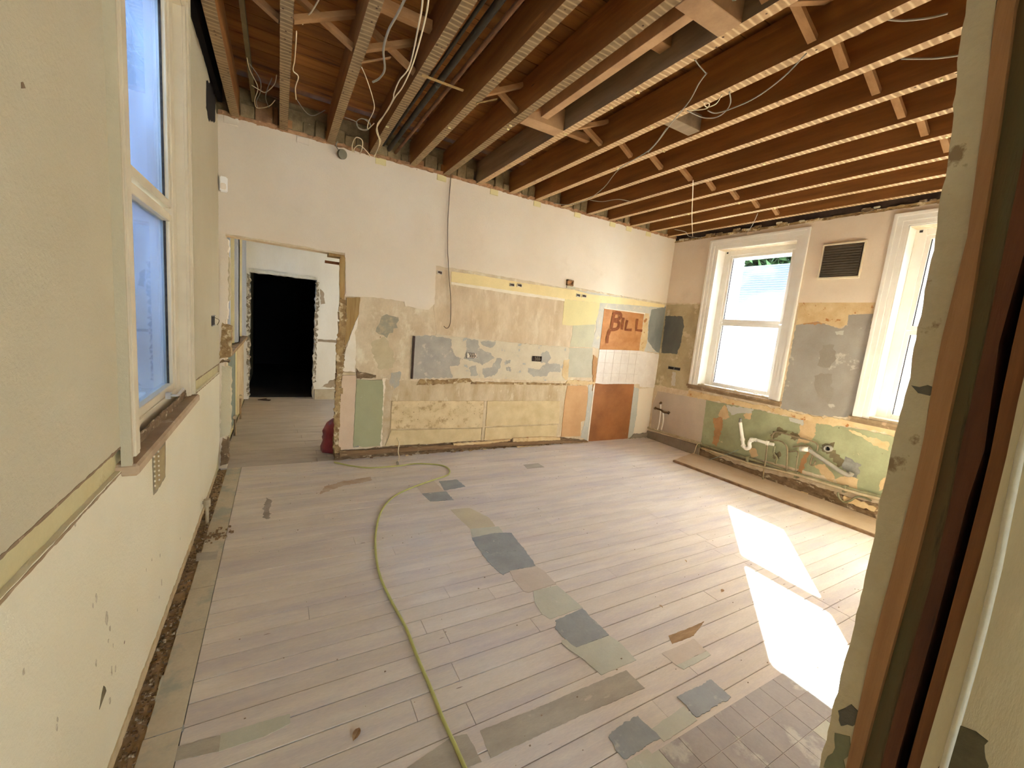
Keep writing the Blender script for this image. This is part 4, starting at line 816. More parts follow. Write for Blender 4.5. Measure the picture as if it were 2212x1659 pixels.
# ------------------------------------------------------------------ window wall (right)
def rect(y0, y1, z0, z1): return [(y0, z0), (y1, z0), (y1, z1), (y0, z1)]
WC = [(-1.235, 'window_1'), (-3.185, 'window_2')]
HW, ZB, ZT = .50, .985, 2.80
bm = bmesh.new()
prism(bm, 'R', [[(-4.2, 0), (.16, 0), (.16, H + .25), (-4.2, H + .25)]] + [rect(c - HW, c + HW, ZB, ZT) for c, _ in WC], -.16, 0)
wall_right = finish('wall_right', bm, TAN, kind='structure')
bm = bmesh.new()
prism(bm, 'R', [[(-4.2, -.5), (.16, -.5), (.16, H + .6), (-4.2, H + .6)]] + [rect(c - .39, c + .37, 1.02, 2.72) for c, _ in WC], -.42, -.22)
finish('outer_leaf', bm, OUTW, wall_right)
_r = [.0010]
def rp(key, mat, name='paint_patch', thick=0, amp=.006, step=.02, label=None):
    _r[0] += .00022
    return patch(name, 'R', D[key] if isinstance(key, str) else key, thick + _r[0], mat, wall_right, amp, step, 0, label)
zl = 2.105
bm = bmesh.new()
holes = [rect(c - .52, c + .52, 1.8, 2.84) for c, _ in WC]
# cream plaster above the old tile line, with notches for the windows
def castle(z0, z1):
    pts = [(-4.15, z1), (-4.15, z0)]
    for c, _ in reversed(WC): pts += [(c - .52, z0), (c - .52, 2.86), (c + .52, 2.86), (c + .52, z0)]
    return pts + [(0, z0), (0, z1)]
prism(bm, 'R', [castle(zl, H - .05)], 0, .012)
finish('cream_plaster', bm, surf('pink_cream_paint', (228, 210, 184), (220, 200, 172), (210, 190, 160), sc=1.6, s3=2.5, t3=(.6, .8), fleck=.03, bump=.35, bd=.006), wall_right, label='thick cream painted plaster around the window heads')
rough_band('ceiling_line_edge', 'R', [(-4.1, H - .055), (0, H - .05), (0, H - .025), (-4.1, H - .02)], .02, RAG, wall_right, .006, .03, label='broken plaster edge under the joists')
for k in range(46):
    yy = random.uniform(-3.9, -.1); s = random.uniform(.02, .06)
    bm = bmesh.new(); lump(bm, (W - .01, yy, H - .02 + random.uniform(-.01, .02)), (.04, s * 1.8, s * .6)); finish('plaster_lump', bm, random.choice([CREAML, RAG, MUD]), wall_right)
bx('slot_shade_strip', (W - .004, -4.1, H - .02), (W + .02, 0, H + .20), DARKB, wall_right)  # flat dark strip; the empty slot's shade is put into its colour
rp('rw_lowleft', surf('faded_olive_plaster', (196, 178, 138), (176, 158, 118), (206, 190, 152), sc=5, s3=4, t3=(.58, .62), fleck=.1), 'exposed_plaster', 0, .006, .03, 'tan plaster left of the first window')
rp('slateblueR', SLATED, 'paint_patch', .001, .008, .02, 'dark slate patch beside the corner'); rp('bluegrey1', BLUEG, amp=.008)
rp('greypier', GREYW, 'paint_panel', .001, .008, .02, 'grey painted area between the windows')
rp('peelpier', PEEL, 'peeling_layer', .002, .006, .02, 'peeling cream and orange layer'); rp('peelorange', PEELO, 'peeling_layer', .001, .014, .015); rp('peelorange2', PEELO, 'peeling_layer', .001, .010, .015)
rp('peelblue', SLATE, 'peeling_layer', .001, .012, .015); rp('peelblue2', SLATE, 'peeling_layer', .001, .012, .015)
rp('darkpier1', surf('darker_pier_tone', (154, 144, 128), (146, 136, 120), sc=5), amp=.02, step=.03); rp('darkpier2', surf('darker_pier_tone', (154, 144, 128)), amp=.02, step=.03); rp('palepier1', BLUEP, amp=.012)  # slightly darker patches on the grey pier
rp('pinkpanel', PINKG, 'paint_panel', .001, .003, .03, 'dusty pink panel in the corner under the window')
rp('greenwall', GREENW, 'paint_panel', .001, .006, .03, 'weathered sage green area below the windows')
rp('ledgeband', PEEL, 'peeling_layer', .006, .014, .02, 'torn cream and orange band under the sills')
for k, mm, lab in (('g_orange', PEELO, 'orange brown patch'), ('g_cream', BEIGE, None), ('g_blue', BLUEP, 'pale blue patch'), ('g_patch', BEIGE, 'large beige repair patch'), ('g_peel', BEIGE, None),
        ('g_metal', METAL, 'dull grey lead patch'), ('g_peel2', BEIGE, None), ('g_low1', PEELO, None), ('g_peel3', BEIGE, None), ('g_pale1', BEIGE, None), ('g_pale2', BEIGE, None), ('g_pale3', PEEL, None), ('g_blue2', BLUEP, None)):
    rp(k, mm, 'paint_patch', .001, .012, .015, lab)
for k in ('stain1', 'stain2', 'stain3', 'stain4'): rp(k, STAIN, 'damp_stain', .001, .022, .015)
rough_band('broken_masonry', 'R', D['lowband'], .018, MUD, wall_right, .012, .03, label='rough brown mortar band above the floor')
rp('lowpale1', PEEL, 'plaster_chip', .022, .012, .02); rp('lowpale2', PEEL, 'plaster_chip', .022, .012, .02)
rp('plinth', PLINTH, 'plinth', .02, .002, .04, 'grey brown plinth in the corner')

def window(name, plane, c, z0, z1, gz, proud, rec, mat, sillmat, glass, prof=(1, .72, .45), zt=2.93):
    """casing (moulded), lining, frame, two glazed lights and a sill; c = centre along the wall"""
    w = empty(name, kind='structure'); f = PL[plane]
    def fb(nm, u0, u1, v0, v1, n0, n1, m, parent=w, bev=0):
        a, b = f(u0, v0, n0), f(u1, v1, n1)
        lo = tuple(min(p, q) for p, q in zip(a, b)); hi = tuple(max(p, q) for p, q in zip(a, b))
        return bx(nm, lo, hi, m, parent, bev=bev)
    o = .615; i = .50
    # moulded architrave in three steps, left, right and head
    for s in (-1, 1):
        bm = bmesh.new()
        for (a, b, n) in ((o, o - .03, proud * prof[0]), (o - .03, o - .075, proud * prof[1]), (o - .075, i, proud * prof[2])):
            q0, q1 = f(c + s * a, z0, 0.0), f(c + s * b, zt if a == o else zt - (o - a), n)
            box(bm, tuple(min(x, y) for x, y in zip(q0, q1)), tuple(max(x, y) for x, y in zip(q0, q1)))
        bmesh.ops.bevel(bm, geom=list(bm.edges), offset=.0025, segments=2, affect='EDGES')
        finish('casing', bm, mat, w)
    bm = bmesh.new()
    for (a, b, n) in ((0, .03, proud * prof[0]), (.03, .075, proud * prof[1]), (.075, o - i, proud * prof[2])):
        q0, q1 = f(c - o + a - .0004, zt - b, 0.0), f(c + o - a + .0004, zt - a + .0005, n + .0009)
        box(bm, tuple(min(x, y) for x, y in zip(q0, q1)), tuple(max(x, y) for x, y in zip(q0, q1)))
    bmesh.ops.bevel(bm, geom=list(bm.edges), offset=.0025, segments=2, affect='EDGES')
    finish('casing', bm, mat, w)
    # reveal linings
    for s in (-1, 1): fb('lining', c + s * i, c + s * (i - .012), z0, zt - (o - i), -.22, .012, mat)
    fb('lining', c - i, c + i, zt - (o - i) - .012, zt - (o - i), -.22, .012, mat)
    zi = zt - (o - i) - .012
    # outer frame, sash frames
    g = .37; n0, n1 = -rec - .05, -rec + .02
    for s in (-1, 1): fb('frame_post', c + s * (i - .012), c + s * (g + .035), z0, zi, n0, n1, mat, bev=.003)
    fb('frame_rail', c - g - .035, c + g + .035, gz[3] + .035, zi, n0, n1, mat, bev=.003)
    fb('frame_rail', c - g - .035, c + g + .035, z0, gz[0] - .035, n0, n1, mat, bev=.003)
    for (a, b) in ((gz[0], gz[1]), (gz[2], gz[3])):
        s_ = empty('sash'); s_.parent = w
        for s in (-1, 1): fb('sash_stile', c + s * g, c + s * (g + .037), a - .037, b + .037, n0 + .01, n1 - .008, mat, s_, bev=.003)
        fb('sash_rail', c - g, c + g, b, b + .0425, n0 + .01, n1 - .008, mat, s_, bev=.003); fb('sash_rail', c - g, c + g, a - .042, a, n0 + .01, n1 - .008, mat, s_, bev=.003)
        fb('pane', c - g, c + g, a, b, -rec - .018, -rec - .014, glass, s_)
        fb('gasket', c - g, c - g + .006, a, b, -rec - .013, -rec - .004, BLACKB, s_); fb('gasket', c + g - .006, c + g, a, b, -rec - .013, -rec - .004, BLACKB, s_)
    return w, fb
gz = (1.035, 1.815, 1.90, 2.705)
for c, nm in WC:
    w, fb = window(nm, 'R', c, .965, 2.9, gz, .034, .16, UPVC, SILLW, GLASS)
    fb('sill', c - .64, c + .64, .935, .965, -.13, .045, SILLW, w, bev=.004)
    fb('sill_nosing', c - .63, c + .63, .905, .935, .0, .02, SILLW, w)
    fb('inner_sill', c - .487, c + .487, .967, .991, -.139, -.001, UPVC, w)
    for (u, v) in ((c + .45, 2.80), (c - .45, 2.80)):
        fb('screw_hole', u - .012, u + .012, v - .01 - .02, v + .01 - .02, -.139, -.136, BLACKB, w)
for k in range(9):
    yy = WC[0][0] + random.uniform(-.44, .44); s = random.uniform(.012, .035)
    bm = bmesh.new(); lump(bm, (W + random.uniform(-.01, .09), yy, .99 + s * .15), (s * .8, s * 1.8, s * .4))
    finish('plaster_crumb', bm, random.choice([PEEL, WHITE, YEL]), label='crumb of plaster lying on the first sill', cat='debris', group='crumbs on the window sill')
for k in range(3):
    yy = WC[1][0] + random.uniform(.1, .44); s = random.uniform(.012, .03)
    bm = bmesh.new(); lump(bm, (W + random.uniform(-.01, .09), yy, .99 + s * .15), (s * .8, s * 1.8, s * .4))
    finish('plaster_crumb', bm, random.choice([PEEL, WHITE]), label='crumb of plaster lying on the sill of the half hidden window', cat='debris', group='crumbs on the half hidden window sill')
# louvred vent between the windows
v = empty('wall_vent', label='square grey louvred vent set in the cream wall between the two windows', cat='vent')
y0, y1, z0, z1 = -2.375, -2.02, 2.37, 2.70
bx('back_plate', (W - .016, y0, z0), (W - .013, y1, z1), DARKB, v)
for k in range(12):
    zz = z0 + .012 + k * (z1 - z0 - .02) / 12
    bm = bmesh.new(); box(bm, (-.0025, y0 + .012, -.014), (.0025, y1 - .012, .014)); bmesh.ops.rotate(bm, verts=bm.verts, cent=(0, 0, 0), matrix=Matrix.Rotation(math.radians(28), 3, 'Y'))
    bmesh.ops.translate(bm, verts=bm.verts, vec=(W - .026, 0, zz + .012)); finish('louvre', bm, VENTG, v)
for a, b in (((y0 - .012, z0 - .02), (y1 + .012, z0)), ((y0 - .012, z1), (y1 + .012, z1 + .018)), ((y0 - .012, z0), (y0, z1)), ((y1, z0), (y1 + .012, z1))):
    bx('vent_frame', (W - .034, a[0], a[1]), (W - .012, b[0], b[1]), UPVCL, v, bev=.002)
# dark flush sockets
t = empty('socket_box', label='small dark back box on the window wall near the corner, left of the first window', cat='electrical box')
p = D['darksocket']; ya, yb = sorted((p[0][0], p[1][0])); za, zb = p[2][1], p[0][1]
bx('back_plate', (W - .005, ya, za), (W - .002, yb, zb), BLACKB, t)
bx('box_rim', (W - .012, ya, zb - .006), (W - .002, yb, zb), METAL, t); bx('box_rim', (W - .012, ya, za), (W - .002, yb, za + .006), METAL, t); bx('box_rim', (W - .010, (ya + yb) / 2 - .004, za), (W - .002, (ya + yb) / 2 + .004, zb), METAL, t)

# ------------------------------------------------------------------ pipework on the window wall
def pipe(key, r, mat, name, label, cat='pipe', **kw):
    t = tube(name, D[key], r, mat, seg=10, label=label, cat=cat, **kw); return t
pipe('p_cream', .016, PIPEC, 'heating_pipe', 'cream painted pipe along the corner plinth below the pink panel')
pipe('p_long1', .016, PIPEG, 'heating_pipe', 'upper of the long green grey pipes along the foot of the window wall')
pipe('p_long2', .015, PIPEC, 'heating_pipe', 'lower and palest of the long pipes along the foot of the window wall')
pipe('p_long3', .010, COPPER, 'heating_pipe', 'thin dark pipe between the two long green grey pipes')
for k in range(4):
    a = D['p_long1'][k]; bx('pipe_clip', (W - .075, a[1] - .012, a[2] - .05), (W - .001, a[1] + .012, a[2] + .02), PIPEG, label='pipe clip %s' % ('at the corner end of the long pipes', 'under the white waste trap on the long pipes', 'under the copper loops on the long pipes', 'under the lead patch on the long pipes')[k], cat='pipe clip')
tp = empty('stop_tap', label='old brass tap fitting on two upright cream tails in the corner under the window', cat='tap')
tube('tail_pipe', D['p_tap1'], .009, PVCW, tp); tube('tail_pipe', D['p_tap2'], .009, PVCW, tp); tube('tap_bar', D['p_tapbar'], .014, BRASS, tp)
for q in (D['p_tapbar'][0], D['p_tapbar'][3], D['p_tap1'][0]):
    bm = bmesh.new(); cyl(bm, (q[0] - .012, q[1], q[2] - .01), (q[0] + .012, q[1], q[2] + .01), .018, 10); finish('tap_head', bm, BRASS, tp)
tr = empty('waste_trap', label='white plastic sink waste with u bend below the first window', cat='waste pipe')
T_ = D['trap']
tube('down_pipe', T_[:4], .020, PVCW, tr, seg=14); tube('trap_bend', T_[3:9], .022, PVCW, tr, seg=14); tube('outlet_pipe', T_[8:], .018, PVCW, tr, seg=14)
for i in (2, 3, 7, 9):
    a, b = Vector(T_[i]), Vector(T_[i + 1]); d = (b - a).normalized()
    bm = bmesh.new(); cyl(bm, a - d * .014, a + d * .014, .027, 16); finish('coupling_nut', bm, PVCW, tr)
tube('rubber_cone', [Vector(T_[0]) + Vector((0, 0, .05)), Vector(T_[0]), Vector(T_[1])], .017, METAL, tr, seg=12)
gp = empty('drain_pipe', label='slanting grey plastic drain pipe ending in the lead patch', cat='waste pipe')
G_ = D['grey']
tube('pipe_run', G_[1:], .022, PVCG, gp, seg=14)
a, b = Vector(G_[0]), Vector(G_[1]); d = (b - a).normalized()
bm = bmesh.new(); seg = 16; s = d.orthogonal().normalized(); u = d.cross(s); rings = []
for (t_, r_) in ((0, .020), (0, .028), (1.1, .028), (1.1, .022), (.15, .020)):
    rings.append([bm.verts.new(a + (b - a) * t_ + (s * math.cos(2 * math.pi * k / seg) + u * math.sin(2 * math.pi * k / seg)) * r_) for k in range(seg)])
for A, Bq in zip(rings, rings[1:]):
    for k in range(seg): bm.faces.new([A[k], A[(k + 1) % seg], Bq[(k + 1) % seg], Bq[k]])
finish('socket_end', bm, PVCW, gp, label='white open socket end', smooth=True)
bm = bmesh.new(); cyl(bm, a + (b - a) * .1, a + (b - a) * .12, .021, 16); finish('dark_bore', bm, BLACKB, gp)
pipe('loop1', .009, COPPER, 'water_pipe', 'bare pipe loop rising in front of the white waste outlet'); pipe('loop2', .009, COPPER, 'water_pipe', 'bare pipe bridging the beige repair patch')
pipe('loop3', .008, COPPER, 'water_pipe', 'thin bare pipe hooked over the grey drain pipe'); pipe('loop4', .007, COPPER, 'water_pipe', 'short upright bare pipe left of the white socket end')
pipe('loop5', .010, PIPEG, 'water_pipe', 'short green grey pipe tail under the white outlet'); pipe('scurve', .010, PIPEG, 'water_pipe', 's shaped pipe below the long pipes under the lead patch')
q = D['stub'][0]; st = empty('pipe_stub', label='round white pipe stub in a dark hole right of the slanting drain pipe', cat='waste pipe')
bm = bmesh.new(); rings = []; seg = 18
for (n_, r_) in ((0, .034), (.06, .034), (.06, .024), (.01, .024)):
    rings.append([bm.verts.new((W - n_, q[1] + math.cos(2 * math.pi * k / seg) * r_, q[2] + math.sin(2 * math.pi * k / seg) * r_)) for k in range(seg)])
for A, Bq in zip(rings, rings[1:]):
    for k in range(seg): bm.faces.new([A[k], A[(k + 1) % seg], Bq[(k + 1) % seg], Bq[k]])
finish('collar', bm, PVCG, st, smooth=True); bm = bmesh.new(); cyl(bm, (W - .012, q[1], q[2]), (W - .008, q[1], q[2]), .025, 18); finish('dark_bore', bm, BLACKB, st)
tube('flex_wire', D['wire1'], .004, WIREW, label='pale wire drooping from the cream pipe to the floor', cat='cable'); tube('flex_wire', D['wire2'], .004, surf('blue_green_wire', (150, 164, 150), None, bump=0, fleck=0), label='blue green wire drooping under the white waste trap', cat='cable')
# loose sheet along the foot of the window wall
sh = empty('floor_sheet', label='long hardboard strip lying on the floor along the window wall', cat='board')
bm = bmesh.new(); prism(bm, 'F', [ragged([(4.935, -1.02), (5.54, -.86), (5.54, -3.9), (5.10, -3.9), (5.06, -3.1)], .002, .1)], .002, .022); finish('sheet', bm, SHEET, sh)
bm = bmesh.new(); prism(bm, 'F', [ragged([(4.915, -1.03), (4.945, -1.03), (5.075, -3.1), (5.11, -3.9), (5.085, -3.9), (5.045, -3.1)], .003, .06)], .001, .026); finish('torn_edge', bm, surf('torn_edge', (150, 118, 84), (110, 82, 56), sc=14), sh)

# ------------------------------------------------------------------ left wall
LH = 3.10; c3 = -2.045
bm = bmesh.new()
hole = rect(c3 - .50, c3 + .50, .985, 2.99)
hc = [rect(c - .46, c + .46, 1.02, 2.52) for c in (1.15, 2.35)]
prism(bm, 'L', [[(-8.1, -.1), (6.0, -.1), (6.0, LH), (-8.1, LH)], hole] + hc, -.30, -.014)
wall_left = finish('wall_left', bm, surf('yellow_green_dado_paint', (214, 200, 150), (204, 188, 138), (188, 168, 122), sc=4, s3=7, fleck=.06), kind='structure')
def lpatch(name, pts, n1, mat, amp=.005, step=.03, n0=-.014, label=None, par=None): return patch(name, 'L', pts, n1, mat, par or wall_left, amp, step, n0, label)
cas = .60
up = [(-8.0, 1.035), (c3 - cas, 1.03), (c3 - cas, LH - .02), (-8.0, LH - .02)]
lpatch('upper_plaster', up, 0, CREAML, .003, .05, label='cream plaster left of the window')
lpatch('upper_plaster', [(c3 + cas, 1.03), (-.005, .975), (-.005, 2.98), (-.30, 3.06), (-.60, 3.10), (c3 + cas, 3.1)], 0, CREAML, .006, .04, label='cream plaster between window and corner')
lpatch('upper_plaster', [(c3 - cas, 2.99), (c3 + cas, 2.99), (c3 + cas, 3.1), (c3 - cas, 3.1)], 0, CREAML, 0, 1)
lpatch('lower_plaster', [(-8.0, .05), (-3.2, .045), (-2.2, .05), (-1.3, .06), (-.6, .07), (-.25, .10), (-.10, .20), (-.02, .30), (-.004, .90), (c3 + cas, .955), (c3 - cas, .955), (-8.0, .95)], 0, CREAMLOW, .003, .03, label='cream plaster below the dado line')
for z0, z1, m_ in ((1.028, 1.036, SILLW), (.944, .951, surf('dado_scar', (176, 150, 112), (150, 122, 86), sc=14))):
    for ya, yb in ((-5.2, c3 - cas), (c3 + cas, -.02)):
        k = -.055 if ya > -2 else 0
        lpatch('dado_scar', [(ya, z0), (yb, z0 + k), (yb, z1 + k), (ya, z1)], .001, m_, .0022, .015)
lpatch('lower_scar', [(-4.2, .02), (-1.0, .02), (-.4, .04), (-.4, .065), (-1.0, .05), (-4.2, .045)], -.006, surf('scar_cream', (196, 172, 130), (160, 134, 94), sc=12), .006, .02)
lpatch('plaster_lip', [(-4.2, .03), (-1.3, .035), (-.4, .05), (-.4, .085), (-1.3, .068), (-2.4, .075), (-4.2, .066)], .005, surf('lip_cream', (212, 190, 148), (190, 164, 122), sc=12), .006, .02, label='thick broken lip along the bottom of the plaster')
for (px_, pz_, ps_) in D['lw_spots']:
    a_ = [(px_ + ps_ * .6 * math.cos(q) * random.uniform(.5, 1), pz_ + ps_ * math.sin(q) * random.uniform(.5, 1.2)) for q in [i * math.pi / 4 for i in range(8)]]
    lpatch('plaster_stain', a_, .0006, surf('soft_stain', (216, 202, 170), (190, 172, 138), sc=60, t=(.4, .6)), .002, .006)
lpatch('plaster_hole', D['lw_hole'], .002, BLACKG, .01, .02, label='black hole broken in the plaster near the joists')
bm = bmesh.new(); p = D['lw_switch']; ya, yb, za, zb = p[0][0], p[1][0], p[2][1], p[0][1]
t = empty('switch_box', label='small dark switch back box with a wire tail on the left wall beside the opening', cat='electrical box')
bx('back_plate', (.0005, ya, za), (.003, yb, zb), BLACKB, t); bx('box_rim', (.001, ya, zb - .006), (.008, yb, zb), METAL, t); bx('box_rim', (.001, ya, za), (.008, yb, za + .006), METAL, t)
tube('wire_tail', [(.004, yb - .02, zb - .02), (.03, yb + .02, zb - .04), (.012, yb + .05, za)], .0025, WIRED, t, seg=5)
lpatch('repair_patch', D['lw_repair'], .001, surf('grey_repair_edge', (156, 142, 112), (144, 130, 100), sc=8), .004, .02, label='grey edged repair patch under the window')
cxm = sum(a for a, b in D['lw_repair']) / 5; czm = sum(b for a, b in D['lw_repair']) / 5
lpatch('repair_patch', [(cxm + (a - cxm) * .8 + .012, czm + (b - czm) * .86) for a, b in D['lw_repair']], .0016, surf('ochre_repair', (186, 164, 116), (166, 142, 98), sc=12, fleck=.15), .004, .02)
for k in range(14):
    a, b = D['lw_repair'][0], D['lw_repair'][3]; tt = (k % 7 + .5) / 7
    bm = bmesh.new(); yy = -2.275 + (k // 7) * .07; zz = .73 + tt * .15; cyl(bm, (.0015, yy, zz), (.006, yy, zz), .005, 6); finish('plaster_bead', bm, CREAMLOW, wall_left)
lpatch('plaster_crack', D['lw_scratch'], .001, STAIN, .004, .015, label='dark crack low on the wall'); lpatch('plaster_dent', D['lw_dent'], .001, SILLW, .006, .01)
w, fb = window('window_3', 'L', c3, .985, 2.99, (1.08, 1.905, 2.01, 2.92), .030, .045, UPVCL, SILLW, GLASSF, zt=3.09, prof=(.8, 1.0, .75))
fb('sill', c3 - .63, c3 + .63, .93, .972, -.03, .045, surf('tan_sill_wood', (204, 178, 142), (180, 152, 118), (220, 204, 170), sc=5, s3=6, fleck=.08), w, bev=.008)
rough_band('broken_sill_bed', 'L', [(c3 - .48, .985), (c3 + .48, .985), (c3 + .48, 1.02), (c3 - .48, 1.025)], .006, MUD, w, .004, .02)
for s in (-1, 1): fb('side_board', c3 + s * .615, c3 + s * .627, .96, 3.08, 0, .028, CREAML, w)
h_ = empty('handle'); h_.parent = w; h_['label'] = 'chrome casement handle'
bm = bmesh.new(); box(bm, (-.02, -1.93, 1.045), (.0, -1.90, 1.075)); finish('handle_base', bm, CHROME, h_)
tube('handle_lever', [(.0, -1.915, 1.06), (.022, -1.915, 1.06), (.026, -1.86, 1.063), (.026, -1.79, 1.07)], .007, CHROME, h_, seg=8)
# corridor windows on the same wall
for c, nm in ((1.15, 'window_4'), (2.35, 'window_5')):
    w, fb = window(nm, 'L', c, 1.03, 2.5, (1.12, 1.75, 1.83, 2.40), .03, .07, surf('grey_white_window_paint', (176, 178, 182), None, rough=.5), SILLW, GLASSF, zt=2.58)
    fb('sill', c - .62, c + .62, .985, 1.02, -.03, .05, SILLW, w)
# movement sensor in the corner
t = empty('motion_sensor', label='small white motion sensor in the corner above the opening', cat='sensor')
bm = bmesh.new(); box(bm, (.012, -.060, 2.425), (.066, -.014, 2.545)); bmesh.ops.bevel(bm, geom=list(bm.edges), offset=.008, segments=2, affect='EDGES'); finish('housing', bm, SENS, t, smooth=False)
bm = bmesh.new(); box(bm, (.020, -.068, 2.44), (.058, -.058, 2.49)); bmesh.ops.bevel(bm, geom=list(bm.edges), offset=.006, segments=2, affect='EDGES'); finish('lens', bm, WHITE, t)
# pipe stub low on left wall
t = empty('capped_pipe', label='short cream pipe with a cap standing in the open joint along the left wall', cat='pipe')
tube('pipe', [(.035, -1.10, .0), (.035, -1.10, .12)], .010, PIPEC, t, sub=1); bm = bmesh.new(); cyl(bm, (.035, -1.10, .12), (.035, -1.10, .17), .02, 12); finish('cap', bm, PIPEC, t); bm = bmesh.new(); cyl(bm, (.01, -1.10, .15), (.035, -1.10, .15), .012, 10); finish('side_outlet', bm, PIPEC, t)

# ------------------------------------------------------------------ room beyond the opening
bm = bmesh.new(); prism(bm, 'C', [ragged([(-.03, 0), (-.03, 3.1), (4.5, 3.1), (4.5, 0)] + [(.975, 0), (.985, .9), (.99, 1.99), (.06, 1.99), (.055, .9), (.05, 0)], .010, .05)], -.25, 0)
wc = finish('wall_back_2', bm, WALLC, kind='structure')
for u0, u1, z0, z1 in ((-.0, 1.0, 1.99, 2.02),): patch('door_lining', 'C', [(0.05, 1.985), (1.0, 1.985), (1.0, 2.03), (.05, 2.035)], .02, surf('grey_white_trim', (196, 196, 184), (170, 166, 150), sc=10), wc, .004, .03)
patch('torn_edge', 'C', [(.965, .25), (1.01, .3), (1.03, 1.95), (.985, 1.96)], .012, surf('torn_white', (190, 184, 170), (120, 110, 94), sc=16, t=(.45, .5)), wc, .02, .03)
patch('torn_edge', 'C', [(.03, .05), (.065, .05), (.07, 1.95), (.03, 1.96)], .012, surf('torn_white', (190, 184, 170)), wc, .02, .03)
patch('rail_mark', 'C', [(1.03, .98), (1.7, .98), (1.7, 1.02), (1.03, 1.02)], .012, PLINTH, wc, .004, .03)
patch('torn_paper', 'C', [(1.1, .2), (1.5, .2), (1.5, .42), (1.3, .36)], .006, PLINTH, wc, .02, .03)
patch('torn_paper', 'C', [(1.06, 1.6), (1.12, 1.62), (1.10, 1.8), (1.04, 1.85)], .006, PLINTH, wc, .01, .02)
bx('baseboard_back', (1.0, 3.165, 0), (4.4, 3.199, .17), surf('corridor_base', (178, 168, 146), (160, 148, 126), sc=6), kind='structure'); 
for q_, (a_, b_, z0_, z1_) in enumerate(((.15, 1.0, 0, 3.1), (2.15, 3.2, 0, 3.1), (1.0, 2.15, 0, .9), (1.0, 2.15, 2.1, 3.1))): bx('wall_side', (4.4, a_, z0_), (4.6, b_, z1_), WALLC, kind='structure')
# window opening in the side wall of that room (lights its floor)
bx('corridor_ceiling', (-.3, .15, 3.1), (4.6, 3.3, 3.2), WALLC, kind='structure')
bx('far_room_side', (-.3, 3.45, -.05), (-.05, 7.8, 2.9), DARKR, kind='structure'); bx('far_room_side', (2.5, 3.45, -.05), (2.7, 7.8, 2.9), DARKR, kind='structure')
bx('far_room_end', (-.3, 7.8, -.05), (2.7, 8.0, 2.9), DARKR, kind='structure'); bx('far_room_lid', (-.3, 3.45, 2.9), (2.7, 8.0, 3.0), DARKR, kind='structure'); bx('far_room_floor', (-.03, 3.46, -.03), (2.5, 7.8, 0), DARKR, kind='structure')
bm = bmesh.new(); prism(bm, 'F', [[(.18, 3.12), (.34, 3.05), (.36, 3.10), (.28, 3.14), (.3, 3.2)]], .002, .014); finish('scrap', bm, DARKB, label='dark scrap lying at the far black doorway', cat='debris')
for (xx, yy, hh) in ((.03, 1.9, .3), (.03, 1.1, .22)):
    t = empty('radiator_tail', label='upright pipe tail with valve under the corridor windows, the %s one' % ('farther' if yy > 1.5 else 'nearer'), cat='pipe')
    tube('pipe', [(xx, yy, 0), (xx, yy, hh)], .012, SILLW, t, sub=1); bm = bmesh.new(); cyl(bm, (xx, yy - .03, hh), (xx, yy + .04, hh), .02, 8); finish('valve', bm, PIPEC, t)
lp = [(.2, .95), (.2, .02), (3.1, .02), (3.1, .95)]
patch('green_paint', 'L', [(.9, .05), (1.7, .05), (1.7, .95), (.9, .95)], -.010, surf('grey_green_low', (128, 136, 124), (112, 118, 106), sc=4), wall_left, .01, .03, -.014)
patch('tan_paint', 'L', [(2.0, .05), (3.15, .05), (3.15, .95), (2.0, .95)], -.010, STAINT, wall_left, .01, .03, -.014)
# crimson bag behind the jamb
bm = bmesh.new(); seg, rg = 14, 9
for i in range(rg):
    t_ = i / (rg - 1)
    for k in range(seg):
        an = 2 * math.pi * k / seg; r_ = (.16 * (1 - .25 * t_) * (1 + .22 * noise.noise(Vector((math.cos(an) * 2, math.sin(an) * 2, t_ * 4))))) * (1 if i < rg - 1 else .45)
        bm.verts.new((1.03 + math.cos(an) * r_ , .36 + math.sin(an) * r_ * 1.1, .005 + t_ * .34 + .02 * noise.noise(Vector((an, t_ * 3, 4)))))
bm.verts.ensure_lookup_table()
for i in range(rg - 1):
    for k in range(seg): bm.faces.new([bm.verts[i * seg + k], bm.verts[i * seg + (k + 1) % seg], bm.verts[(i + 1) * seg + (k + 1) % seg], bm.verts[(i + 1) * seg + k]])
bm.faces.new([bm.verts[k] for k in range(seg)][::-1]); bm.faces.new([bm.verts[(rg - 1) * seg + k] for k in range(seg)])
finish('rubble_bag', bm, BAGR, smooth=True, label='crimson plastic bag standing just behind the right side of the opening', cat='bag')

# ------------------------------------------------------------------ ceiling: deck boards, joists, struts, blocks
ceiling = bx('ceiling', (-.3, -8.1, H + .30), (W + .3, .15, H + .36), JSIDE, kind='structure')
y = -4.9; k = 0
while y < 0:
    if k not in (34, 41): bx('deck_board', (.0, y, H + .262), (W, y + .130, H + .285), DECK, ceiling)
    y += .136; k += 1
JX = [.116, .468, .845, 1.215, 1.607, 1.960, 2.344, 2.757, 3.101, 3.480, 3.884, 4.253, 4.643, 5.026, 5.40]
JW = .062; JH = .225; ZJ = H + .012
for i, x in enumerate(JX):
    bm = bmesh.new(); fs = box(bm, (x - JW / 2, -4.2, ZJ), (x + JW / 2, .10, ZJ + JH))
    for f_ in fs:
        if f_.calc_center_median().z < ZJ + .001: f_.material_index = 1
    finish('joist', bm, [JSIDE if i != 6 else JGREY, JBOTD if i < 6 else JBOT], ceiling, label='greyed joist' if i == 6 else None)
